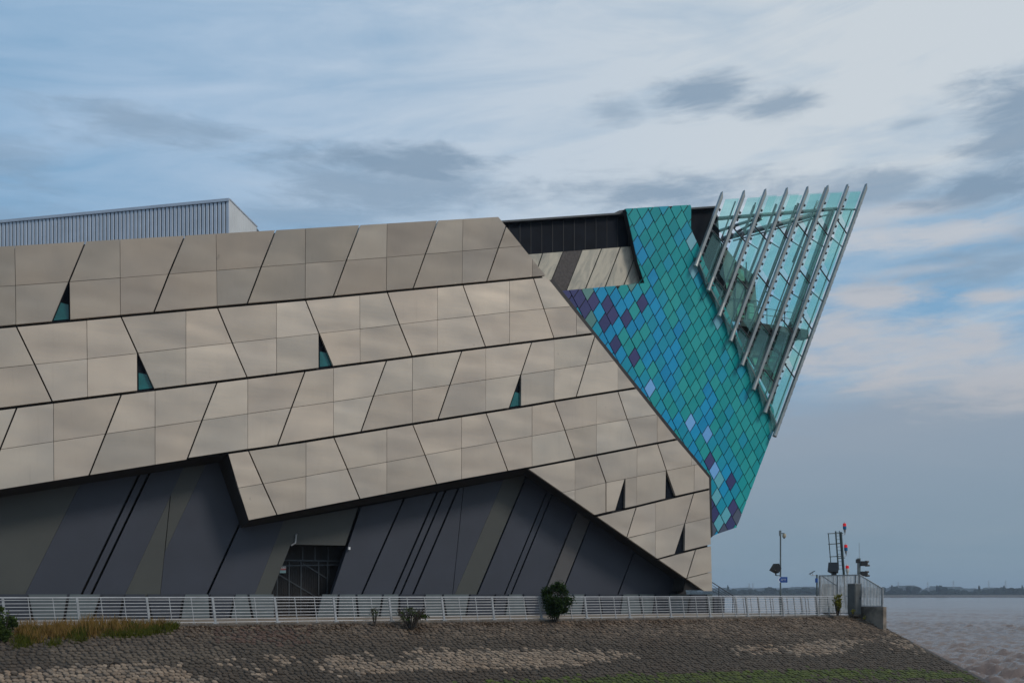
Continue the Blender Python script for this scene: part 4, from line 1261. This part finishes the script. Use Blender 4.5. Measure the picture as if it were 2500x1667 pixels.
def far_shore():
    # low bank, then wood, then blue hills
    mb = MB()
    mb.prism([(-1500, 2030, WATER_Z - 1), (5200, 2030, WATER_Z - 1), (5200, 2030, WATER_Z + 1.4), (-1500, 2030, WATER_Z + 1.4)], Vector((0, 25, 0)))
    mb.add([(-1500, 2040, WATER_Z + 1.4), (5200, 2040, WATER_Z + 1.4), (6500, 5200, 3), (-2500, 5200, 3)], [(0, 1, 2, 3)])
    mb.add([(-1500, 2030, WATER_Z + 1.41), (5200, 2030, WATER_Z + 1.41), (5200, 2075, WATER_Z + 5.0), (-1500, 2075, WATER_Z + 5.0)], [(0, 1, 2, 3)])
    tag(mb.build('far_bank', 'earth'), kind='structure')
    vs, fs = [], []
    x = 250.0
    while x < 1750:
        u = CX + F * x / 2100
        hh = 5.5 + 4.0 * math.sin(x * .013) + 3 * math.sin(x * .041 + 1)
        for k in range(3):
            r = rng.uniform(3.5, 8.5)
            zz = WATER_Z + 3 + rng.uniform(1.5, max(3.0, hh))
            blob(vs, fs, (x + rng.uniform(-5, 5), rng.uniform(2085, 2190), zz), r * 1.25, r, r * rng.uniform(.75, 1.15))
        if rng.random() < .05:
            blob(vs, fs, (x, 2100, WATER_Z + 16), 2.6, 2.6, 9)
        # hedge layer close to the water
        if rng.random() < .8:
            blob(vs, fs, (x + rng.uniform(-6, 6), 2070, WATER_Z + 4.5), rng.uniform(5, 11), 4, rng.uniform(2.2, 4.2))
        x += rng.uniform(4, 9)
    for (u, hgt) in ((2186, 16), (2225, 17), (2295, 19), (2475, 15), (1880, 15), (2140, 15)):
        for k in range(7):
            x = (u - CX) / F * 2090
            blob(vs, fs, (x + rng.uniform(-9, 9), 2080, WATER_Z + rng.uniform(6, hgt)), 8, 7, 6)
    o = mesh_obj('far_wood', vs, fs, 'leaf_far'); tag(o, 'dark line of trees along the far bank of the estuary', 'wood', kind='stuff')
    vs, fs = [], []
    x = 300.0
    while x < 3200:
        r = rng.uniform(12, 26)
        blob(vs, fs, (x, rng.uniform(3700, 4100), 4 + rng.uniform(0, 12) + 6 * math.sin(x * .004 + 2)), r * 2.2, r, r * .7)
        x += rng.uniform(8, 22)
    o = mesh_obj('distant_wood', vs, fs, 'leaf_far'); tag(o, 'blue hazy woodland far behind the shore trees', 'wood', kind='stuff')
    pts = [(x, 7200, 8) for x in np.linspace(-2000, 9000, 60)]
    top = [(x, 7600, 45 + 16 * math.sin(x * .0011 + 0.5) + 9 * math.sin(x * .0031)) for x in np.linspace(-2000, 9000, 60)]
    mb = MB(); mb.loft([Vector(p) for p in pts], [Vector(p) for p in top], closed=False)
    back = [(p[0], 9500, -5) for p in top]
    mb.loft([Vector(p) for p in top], [Vector(p) for p in back], closed=False)
    tag(mb.build('hills', 'leaf_far'), kind='structure')
    names = ['leftmost pylon on the skyline right of the stepped fence', 'second pylon on the skyline counting from the stepped fence', 'third pylon on the skyline counting from the stepped fence',
             'fourth pylon on the skyline, second from the right edge', 'pylon on the skyline nearest the right edge', 'left of two pylons between the building and the camera pole', 'right of two pylons between the building and the camera pole']
    for (u, v), nm in zip(((2193, 1420), (2265, 1419), (2328, 1417), (2414, 1417), (2455, 1416), (1829, 1423), (1838, 1422)), names):
        Y = 3300
        top = atZ(u, v, Y); base = Vector((top.x, Y, 0))
        e = empty('pylon', base); Hh = top.z
        t = MB()
        for sx in (-1, 1):
            for sy in (-1, 1):
                t.tube(Vector((sx * 3.6, sy * 3.6, -4)), Vector((sx * .5, sy * .5, Hh)), .30, 4)
        for zz in np.linspace(4, Hh - 6, 6):
            wv = 3.6 + (0.5 - 3.6) * zz / Hh
            t.bar(Vector((-wv, -wv, zz)), Vector((wv, -wv, zz + 4)), .25, .25, UP)
            t.bar(Vector((wv, -wv, zz)), Vector((-wv, -wv, zz + 4)), .25, .25, UP)
        t.build('tower', 'galv', e)
        for k, zz in enumerate((Hh * .62, Hh * .76, Hh * .9)):
            MB().bar(Vector((-7 + k, 0, zz)), Vector((7 - k, 0, zz)), .4, .4, UP).build('crossarm', 'galv', e)
        tag(e, nm, 'pylon', 'pylons on the far skyline')
far_shore()

# ================================================================== railings
def railing_run(name, sA, sB, bays, D, label, slant=True):
    L_ = (sB - sA) / bays
    root = empty(name, pl(sA, 0.035, D))
    tag(root, label, 'railing', 'white promenade railings')
    lean = -d * 0.13 - n * 0.05
    top = UP * 1.19 + lean
    def P(k, h): return d * (k * L_) + top * h
    post = MB().bar(P(0, 0), P(0, 1.0), 0.095, 0.10, d)
    post.box(P(0, 0) + UP * .02, d * .12, n * .1, UP * .02)
    po = post.build('post', 'galv', root)
    mids = []
    m = MB().bar(P(0, 0), P(0, .98), 0.03, 0.06, d)
    m.box(P(0, 0) + UP * .01, d * .06, n * .06, UP * .015)
    mo = m.build('baluster', 'galv', root)
    mo.location = d * (L_ / 3)
    rails = []
    for h in [1.0] + list(np.linspace(0.905, 0.06, 8)):
        if h == 1.0: r = MB().bar(P(0, h) + d * 0, P(1, h), 0.05, 0.06, UP)
        else: r = MB().tube(P(0, h) + n * .02, P(1, h) + n * .02, 0.0135, 6)
        rails.append(r.build('handrail' if h == 1.0 else 'rail', 'white_paint', root))
    for k in range(bays + 1):
        if k:
            o = po.copy(); COL.objects.link(o); o.parent = root; o.location = d * (k * L_)
        if k < bays:
            for q in ((1, 2) if k else (2,)):
                o = mo.copy(); COL.objects.link(o); o.parent = root; o.location = d * ((k + q / 3) * L_)
            if k:
                for r in rails:
                    o = r.copy(); COL.objects.link(o); o.parent = root; o.location = d * (k * L_)
    return root
sA, sB = s_of(15, DR), s_of(1998, DR)
step = (sB - sA) / 16
railing_run('railing', sA - step, sB + step, 18, DR, 'long white railing with horizontal bars along the top of the stone slope')
railing_run('railing', s_of(1800, 51.4), s_of(2010, 51.4), 4, 51.4, 'short white railing behind the long one, on the far edge of the point')

# ---------------- stepped bar fence across the end of the promenade
def end_fence():
    SE = s_of(2091, DR)
    e = empty('bar_fence', pl(SE, 0, DR))
    tag(e, 'grey vertical bar fence stepping down over a concrete wall at the promenade end', 'fence')
    def q(p, z): return n * p + UP * z
    base = MB().prism([n * -0.15 + UP * .585, n * 2.15 + UP * .585, n * 2.15 + UP * -2.4, n * -0.15 + UP * -2.0], d * 0.28).build('concrete_wall', 'concrete', e)
    def top(p): return 2.58 if p < 0.25 else 2.58 + (1.72 - 2.58) * (p - .25) / (2.05 - .25)
    p = -3.2
    bars = None
    while p <= 2.08:
        z0 = .60 if p > -.16 else .12
        MB().bar(q(p, z0), q(p, top(p)), 0.06, 0.03, n).build('bar', 'bar_grey', e)
        p += 0.118
    for (a, b) in ((-3.2, .25), (.25, 2.1)):
        MB().bar(q(a, top(a + .001) + .02), q(b, top(b) + .02), .05, .06, UP).build('top_rail', 'galv', e)
    MB().bar(q(-3.2, .14), q(-.16, .14), .05, .05, UP).build('bottom_rail', 'galv', e)
    MB().bar(q(-.15, .63), q(2.1, .63), .05, .05, UP).build('bottom_rail', 'galv', e)
    for pp, z0, z1 in ((-3.2, 0, 2.6), (-1.6, 0, 2.62), (-.1, 0, 2.58), (2.1, .58, 1.76), (.25, .58, 2.6)):
        MB().bar(q(pp, z0), q(pp, z1), .08, .08, n).build('post', 'galv', e)
    MB().bar(q(-2.9, 2.55), q(-1.6, 1.9), .04, .05, UP).build('brace', 'galv', e)
end_fence()

# ---------------- equipment at the point
def cabinet(p, w_, dp, h, label):
    e = empty('equipment_cabinet', p)
    MB().box(UP * (h / 2 + .05), d * (w_ / 2), n * (dp / 2), UP * (h / 2 - .05)).build('body', 'cab', e)
    MB().box(UP * .05, d * (w_ / 2 - .03), n * (dp / 2 - .03), UP * .05).build('base', 'concrete', e)
    MB().box(UP * (h + .02), d * (w_ / 2 + .03), n * (dp / 2 + .03), UP * .025).build('lid', 'galv', e)
    MB().box(UP * (h * .52) + n * (dp / 2 + .012), d * (w_ / 2 - .05), n * .012, UP * (h / 2 - .15)).build('door', 'cab', e)
    MB().box(UP * (h * .55) + n * (dp / 2 + .03) + d * (w_ / 2 - .12), d * .02, n * .02, UP * .06).build('handle', 'black_plastic', e)
    tag(e, label, 'cabinet', 'grey cabinets by the bar fence')
p1 = atZ(2027, HY, 66.6); p1.z = 0
cabinet(p1, .78, .6, 2.02, 'grey metal cabinet behind the fence bars, below the black floodlight')
p2 = atZ(2086, HY, 62.9); p2.z = 0
cabinet(p2, .55, .6, 2.0, 'grey metal cabinet at the concrete wall, end of the white railing')

def floodlight(parent, c_, tiltv, scale=1.0, name='floodlight'):
    m = MB()
    ax = Vector(tiltv).normalized()
    sd = ax.cross(UP).normalized(); u2 = sd.cross(ax)
    a = Vector(c_)
    w1, w2 = .30 * scale, .22 * scale
    A = [a - ax * .22 * scale + sd * x * w2 + u2 * y * w2 for x, y in ((-1, -1), (1, -1), (1, 1), (-1, 1))]
    B = [a + ax * .22 * scale + sd * x * w1 + u2 * y * w1 for x, y in ((-1, -1), (1, -1), (1, 1), (-1, 1))]
    m.add(A + B, [(3, 2, 1, 0), (4, 5, 6, 7), (0, 1, 5, 4), (1, 2, 6, 5), (2, 3, 7, 6), (3, 0, 4, 7)])
    return m.build(name, 'black_plastic', parent)

def camera_pole():
    Zp = 64.5
    b = atZ(1905.5, HY, Zp); b.z = 0
    e = empty('camera_pole', b)
    tag(e, 'slim grey pole with dome camera, black floodlight and blue arrow sign', 'pole')
    mpp = Zp / F
    R = Vector((1, 0, 0))
    H_ = CAMZ + (HY - 1297) * mpp
    MB().tube(UP * 0, UP * H_, .055, 10, .045).build('shaft', 'pole', e)
    MB().box(UP * (H_ - .1) + R * -.02, R * .06, Vector((0, .06, 0)), UP * .17).build('head_box', 'pole', e)
    arm = MB().bar(UP * (H_ - .12), UP * (H_ - .12) + R * .26, .05, .05, UP)
    arm.build('bracket', 'dark_steel', e)
    dm = MB()
    cx = R * .24 + UP * (H_ - .30)
    dm.tube(cx + UP * .16, cx + UP * .02, .10, 12, .125); dm.tube(cx + UP * .02, cx - UP * .08, .125, 12, .10)
    cam_o = dm.build('dome_camera', 'cream', e)
    l = MB(); l.tube(cx - UP * .08, cx - UP * .15, .085, 12, .04); l.build('dome', 'black_plastic', cam_o)
    zf = CAMZ + (HY - 1388) * mpp
    fl = floodlight(e, R * (-.29) + UP * zf, (-.72, -.35, .62), .92)
    br = MB(); br.tube(UP * (zf - .43), R * -.30 + UP * (zf - .43), .022); br.tube(R * -.30 + UP * (zf - .43), R * -.30 + UP * (zf - .2), .05)
    br.build('yoke', 'black_plastic', e)
    zs = CAMZ + (HY - 1414.5) * mpp
    x0, x1, hh = -.20, .43, .18
    q = [(x0, 0), (x0 + .14, hh), (x1, hh), (x1, -hh), (x0 + .14, -hh)]
    sg = MB().prism([R * x + UP * (zs + y) + Vector((0, -.075, 0)) for x, y in q][::-1], Vector((0, .012, 0))).build('direction_sign', 'sign_blue', e)
    qq = [(x0 + .0, 0), (x0 + .13, hh), (x0 + .19, hh), (x0 + .06, 0), (x0 + .19, -hh), (x0 + .13, -hh)]
    MB().add([R * x + UP * (zs + y) + Vector((0, -.079, 0)) for x, y in qq], [(0, 1, 2, 3), (0, 3, 4, 5)]).build('arrow_edge', 'sign_white', sg)
    tx = MB()
    for (a, b_, yy) in ((.02, .10, .035), (.115, .2, .035), (.215, .33, .035), (.0, .07, -.055), (.09, .16, -.055), (.24, .30, -.055)):
        tx.add([R * a + UP * (zs + yy) + Vector((0, -.079, 0)), R * b_ + UP * (zs + yy) + Vector((0, -.079, 0)), R * b_ + UP * (zs + yy + .022) + Vector((0, -.079, 0)), R * a + UP * (zs + yy + .022) + Vector((0, -.079, 0))], [(0, 1, 2, 3)])
    tx.build('lettering', 'sign_white', sg)
camera_pole()

def sensor_post():
    Zp = 65.5; mpp = Zp / F
    b = atZ(1994.5, HY, Zp); b.z = 0
    e = empty('sensor_post', b)
    tag(e, 'short grey post with small tilted panel and blue box left of the fence', 'post')
    R = Vector((1, 0, 0))
    H_ = CAMZ + (HY - 1402) * mpp
    MB().tube(UP * 0, UP * H_, .06, 8).build('shaft', 'pole', e)
    a = MB(); a.tube(UP * (H_ - .05), R * -.40 + UP * (H_ - .05), .018); a.tube(R * -.40 + UP * (H_ - .05), R * -.42 + UP * (H_ + .1), .018); a.tube(R * -.28 + UP * (H_ - .05), R * -.28 + UP * (H_ + .1), .018)
    a.build('arm', 'galv', e)
    ax = Vector((.85, 0, .52)).normalized()
    MB().box(R * -.33 + UP * (H_ + .14), ax * .18, Vector((0, .14, 0)), ax.cross(Vector((0, 1, 0))) * .02).build('panel', 'dark_steel', e)
    MB().box(R * -.06 + UP * (CAMZ + (HY - 1416) * mpp) + Vector((0, -.09, 0)), R * .08, Vector((0, .03, 0)), UP * .14).build('box', 'sign_blue', e)
sensor_post()

def beacon_mast():
    Zp = 67.0; mpp = Zp / F
    R = Vector((1, 0, 0))
    def q(u, v): return atZ(u, v, Zp)
    base = q(2064, 1450); base.z = 0
    e = empty('beacon_mast', base)
    tag(e, 'leaning dark lattice mast with ladder and three red and blue beacons', 'mast')
    def m(u, v, dy=0): return q(u, v) - base + Vector((0, dy, 0))
    MB().tube(m(2066, 1487), m(2053, 1298), .085, 10, .07).build('column', 'mast', e)
    ld = MB()
    ld.bar(m(2047, 1391), m(2040, 1296), .075, .09, R); ld.bar(m(2057, 1390), m(2049, 1295), .035, .05, R)
    lad = ld.build('ladder', 'mast', e)
    for k in range(11):
        t = k / 10.6 + .03
        a = m(2040, 1296).lerp(m(2047, 1391), t); b = m(2049, 1295).lerp(m(2057, 1390), t)
        MB().tube(a, b, .014, 6).build('rung', 'mast', lad)
    hp = MB()
    hp.tube(m(2022.5, 1302), m(2028.5, 1378), .03, 6)
    for (u0, v0, u1, v1) in ((2020, 1302, 2058, 1301), (2022, 1328, 2052, 1326), (2025, 1358.5, 2054, 1357), (2047, 1362, 2063, 1361)):
        hp.tube(m(u0, v0), m(u1, v1), .03, 6)
    hp.build('hoop_rail', 'mast', e)
    for (u, v, lo) in ((2062, 1284, 'lens_blue'), (2065, 1336, 'lens_blue'), (2068.5, 1387, 'lens_clear')):
        b = MB().tube(m(u, v), m(u + .3, v + 7.5), .115, 12, .112).build('beacon', lo, e)
        t = MB(); t.tube(m(u - .4, v - 7), m(u, v), .105, 12, .115); t.build('red_lens', 'lens_red', b)
        t = MB(); t.tube(m(u - .6, v - 12), m(u - .4, v - 7), .01, 6, .05); t.tube(m(u + .3, v + 7.5), m(u + .8, v + 16), .09, 10, .045)
        t.tube(m(u + .8, v + 16), m(u + 1.0, v + 20), .03, 8); t.tube(m(u + 1, v + 20), m(u - 5.5, v + 21), .022, 6)
        t.build('holder', 'lens_clear' if lo == 'lens_clear' else 'galv', b)
beacon_mast()

def signal_post():
    Zp = 66.0; mpp = Zp / F
    b = atZ(2098, HY, Zp); b.z = 0
    e = empty('signal_post', b)
    tag(e, 'black two-headed light signal on a post with thin whip aerial', 'signal')
    def m(u, v, dy=0): return atZ(u, v, Zp) - b + Vector((0, dy, 0))
    MB().box((m(2097, 1365) + m(2097, 1440)) / 2 - UP * .3, Vector((.085, 0, 0)), Vector((0, .085, 0)), UP * 1.4).build('shaft', 'pole', e)
    MB().tube(m(2099, 1450), m(2097.5, 1324), .02, 6, .012).build('aerial', 'galv', e)
    MB().box(m(2094.5, 1369), Vector((.11, 0, 0)), Vector((0, .1, 0)), UP * .13).build('junction_box', 'black_plastic', e)
    for v in (1375, 1400):
        h = MB()
        a, c2 = m(2100, v), m(2115, v)
        h.box((a + c2) / 2, Vector(((c2 - a).x / 2, 0, 0)), Vector((0, .16, 0)), UP * .16)
        hd = h.build('signal_head', 'black_plastic', e)
        vz = MB()
        for dz, ln in ((.10, .17), (-.10, .22), (.0, .1)):
            A = c2 + UP * dz
            vz.tube(A - Vector((.05, 0, 0)), A + Vector((ln, 0, dz * .35)), .10, 8, .05)
        vz.build('visor', 'black_plastic', hd)
        MB().tube(m(2096, v - 2), m(2101, v - 2), .04, 6).build('bracket', 'black_plastic', hd)
signal_post()

def loose_floodlight():
    Zp = 66.2
    b = atZ(2036, HY, Zp); b.z = 0
    e = empty('floodlight', b)
    tag(e, 'large black floodlight standing above the bar fence left of the beacon mast', 'floodlight')
    zt = CAMZ + (HY - 1387) * Zp / F
    h = floodlight(e, UP * zt, (-.45, -.75, .35), 1.12, 'housing')
    m = MB(); m.bar(UP * 0, UP * (zt - .45), .06, .06, Vector((1, 0, 0)))
    m.box(UP * (zt - .36), Vector((.14, 0, 0)), Vector((0, .12, 0)), UP * .13)
    m.build('stand', 'black_plastic', e)
loose_floodlight()

def warning_sign():
    Dg = 60.05
    e = empty('warning_sign', at(691, 1390, Dg))
    tag(e, 'small white, red and pale blue notice hung on the dark gate', 'sign')
    o = at(691, 1390, Dg)
    def rect(u0, v0, u1, v1, name, mat, off, par):
        return MB().prism([at(*q, Dg) - o + n * off for q in ((u0, v1), (u1, v1), (u1, v0), (u0, v0))], -n * .006).build(name, mat, par)
    pl_ = rect(683, 1382, 698, 1398, 'plate', 'sign_cyan', 0.0, e)
    rect(686, 1382, 698, 1387, 'white_field', 'sign_white', .008, pl_)
    rect(684.5, 1387, 698, 1391, 'red_field', 'sign_red', .008, pl_)
    for u in (688.5, 692.5, 695.5): rect(u, 1383, u + 1.4, 1386, 'symbol', 'black_plastic', .013, pl_)
warning_sign()

# ================================================================== plants
def leaves(mb, center, rad, count, size, stretch=1.6, shell=0.35, clumps=14):
    cs = []
    for _ in range(clumps):
        v = Vector(rng.normal(size=3)); v.normalize()
        r = rng.uniform(.45, 1.0) ** .6
        cs.append((Vector((v.x * rad[0] * r, v.y * rad[1] * r, v.z * rad[2] * r)), rng.uniform(.16, .42)))
    cs.append((Vector((0, 0, 0)), .8)); cs.append((Vector((0, 0, -rad[2] * .4)), .62)); cs.append((Vector((0, 0, rad[2] * .25)), .7))
    for _ in range(count):
        cc, cr = cs[rng.integers(len(cs))]
        v = Vector(rng.normal(size=3)); v.normalize()
        p = center + cc + Vector((v.x * rad[0], v.y * rad[1], v.z * rad[2])) * (cr * rng.uniform(.2, 1.0))
        a = Vector(rng.normal(size=3)); a.z = abs(a.z) * .8 + .25; a.normalize()
        b = a.cross(Vector(rng.normal(size=3))).normalized()
        s = size * rng.uniform(.6, 1.3)
        mb.add([p - b * s * .35, p + a * s * .5 + b * 0.0 - b * s * .35, p + a * s * stretch * .9, p + a * s * .5 + b * s * .4], [(0, 1, 2, 3)])
def bush(name, u, v_base, v_top, half_w, D, mat, count, label, cat='bush', size=.09, stems=7, clumps=16, sparse=False):
    base = at(u, v_base, D); top = at(u, v_top, D)
    H_ = top.z - base.z
    rw = half_w * (base.y / F)
    e = empty(name, base); tag(e, label, cat)
    st = MB()
    for k in range(stems):
        a = rng.uniform(-1, 1); b = rng.uniform(-1, 1)
        p1 = Vector((a * rw * .12, b * rw * .12, -.12)); p2 = Vector((a * rw * .5, b * rw * .4, H_ * .45)); p3 = Vector((a * rw * .8, b * rw * .6, H_ * rng.uniform(.65, .9)))
        st.tube(p1, p2, .028, 5, .018); st.tube(p2, p3, .018, 5, .006)
        if sparse:
            for q in range(5):
                o = p2.lerp(p3, q / 5)
                st.tube(o, o + Vector((rng.uniform(-.3, .3), rng.uniform(-.3, .3), rng.uniform(.05, .3))), .008, 4, .003)
    st.build('stem', 'bark', e)
    lf = MB()
    leaves(lf, Vector((0, 0, H_ * (.54 if sparse else .51))), (rw * (.84 if sparse else .90), rw * .75, H_ * (.36 if sparse else .45)), count, size, clumps=clumps)
    lf.build('foliage', mat, e)
    return e
bush('shrub', 1356, 1511, 1420, 44, 45.7, 'leaf_dark', 7000, 'dense dark green shrub growing in front of the white railing', size=.085, stems=12, clumps=46)
bush('scrub_bush', 1003, 1532, 1478, 44, 45.2, 'leaf_mid', 700, 'sparse twiggy bush with few leaves against the railing left of the dense shrub', size=.065, stems=34, clumps=12, sparse=True)
bush('scrub_bush', 915, 1519, 1478, 13, 45.6, 'leaf_mid', 110, 'thin green weed sprig climbing through the railing bars', 'weed', size=.06, stems=5, clumps=6, sparse=True)
bush('yellow_plant', 2045, 1497, 1452, 15, 45.5, 'leaf_yellow', 520, 'yellow-green plant at the right end of the white railing', 'plant', size=.10, stems=7, clumps=10)
bush('yellow_plant', 2083, 1503, 1487, 6, 45.4, 'leaf_yellow', 80, 'small yellow-green tuft at the foot of the end cabinet', 'plant', size=.06, stems=3, clumps=4)
bush('yellow_plant', 2112, 1515, 1500, 5, 44.9, 'leaf_yellow', 60, 'small yellow flowering tuft on stones below the concrete wall', 'plant', size=.06, stems=3, clumps=4)
bush('bramble', 4, 1572, 1478, 42, 45.0, 'leaf_mid', 2600, 'green bramble at the left edge in front of the railing', size=.09, stems=7, clumps=18)

def grass():
    for (name, mat, cnt, rows, lab) in (('dry_grass', 'grass_dry', 3400, 0, 'dry straw-coloured grass below the left end of the railing'),
                                         ('green_grass', 'grass_green', 6000, 1, 'rough green grass on the upper stones at the left')):
        vs, fs = [], []
        cl = [(rng.uniform(40, 425), rng.uniform(0, 1)) for _ in range(40)]
        for k in range(cnt):
            cu, ct = cl[rng.integers(len(cl))]
            u = cu + rng.normal() * 12
            if u > 435: continue
            depth = np.interp(u, [0, 120, 260, 430], [2.3, 1.9, 1.3, .7])
            pmid = (ct * .7 if rows == 0 else .2 + ct * .8) * depth
            p = abs(pmid + rng.normal() * .12) + .05
            s = s_of(u, DR - p)
            b = slope(s, p, .0)
            h = rng.uniform(.10, .50) * (1.15 if rows == 0 else .75) * (1.3 if 200 < u < 250 or 270 < u < 285 else 1)
            lean = Vector((rng.normal() * .10, rng.normal() * .10, 0))
            wv = Vector((rng.normal(), rng.normal(), 0)).normalized() * .015
            i = len(vs)
            vs += [b - wv, b + wv, b + UP * h * .6 + lean * .5 + wv * .6, b + UP * h + lean]
            fs += [(i, i + 1, i + 2), (i, i + 2, i + 3)]
        o = mesh_obj(name, vs, fs, mat); tag(o, lab, 'grass', kind='stuff')
    # low brown weeds between the upper stones along the whole kerb
    vs, fs = [], []
    cl = [(rng.uniform(430, 2080), abs(rng.normal()) * .7) for _ in range(170)]
    for k in range(9000):
        cu, cp = cl[rng.integers(len(cl))]
        u = cu + rng.normal() * 16; p = abs(cp + rng.normal() * .16) + .02
        b = slope(s_of(u, DR - p), p, .03)
        h = rng.uniform(.03, .13)
        lean = Vector((rng.normal() * .05, rng.normal() * .05, 0)); wv = Vector((rng.normal(), rng.normal(), 0)).normalized() * .012
        i = len(vs)
        vs += [b - wv, b + wv, b + UP * h + lean]; fs += [(i, i + 1, i + 2)]
    o = mesh_obj('low_weeds', vs, fs, 'weed_brown'); tag(o, 'low brown weeds between the topmost stones under the kerb', 'weeds', kind='stuff')
grass()

def driftwood():
    e = MB()
    b = at(268, 1632, 43.5)
    s, p = s_of(268, 42.4), DR - 42.4
    pts = [slope(s - .12, p + .25, .08), slope(s - .05, p + .05, .12), slope(s + .10, p - .12, .12), slope(s + .24, p - .18, .10)]
    for a, c2, r in zip(pts, pts[1:], (.03, .045, .03)): e.tube(a, c2, r, 6)
    tag(e.build('driftwood', 'bark'), 'short dark curved stick lying on the pale stones at bottom left', 'driftwood')
driftwood()

# ================================================================== air
def haze():
    x0, x1, y0, y1, z0, z1 = -3000, 9500, -350, 9900, WATER_Z - 1.6, 62
    vs = [(x, y, z) for z in (z0, z1) for (x, y) in ((x0, y0), (x1, y0), (x1, y1), (x0, y1))]
    o = mesh_obj('haze', vs, [(3, 2, 1, 0), (4, 5, 6, 7), (0, 1, 5, 4), (1, 2, 6, 5), (2, 3, 7, 6), (3, 0, 4, 7)], None)
    m = bpy.data.materials.new('haze_air'); m.use_nodes = True
    t = NT(m.node_tree)
    out = t.n('ShaderNodeOutputMaterial')
    v = t.n('ShaderNodeVolumePrincipled')
    v.inputs['Color'].default_value = (0.66, 0.79, 0.95, 1)
    v.inputs['Density'].default_value = 0.00014
    v.inputs['Anisotropy'].default_value = 0.2
    t.link(v.outputs[0], out.inputs['Volume'])
    o.data.materials.append(m)
    tag(o, 'thin pale haze in the air over the estuary', 'haze', kind='stuff')
haze()
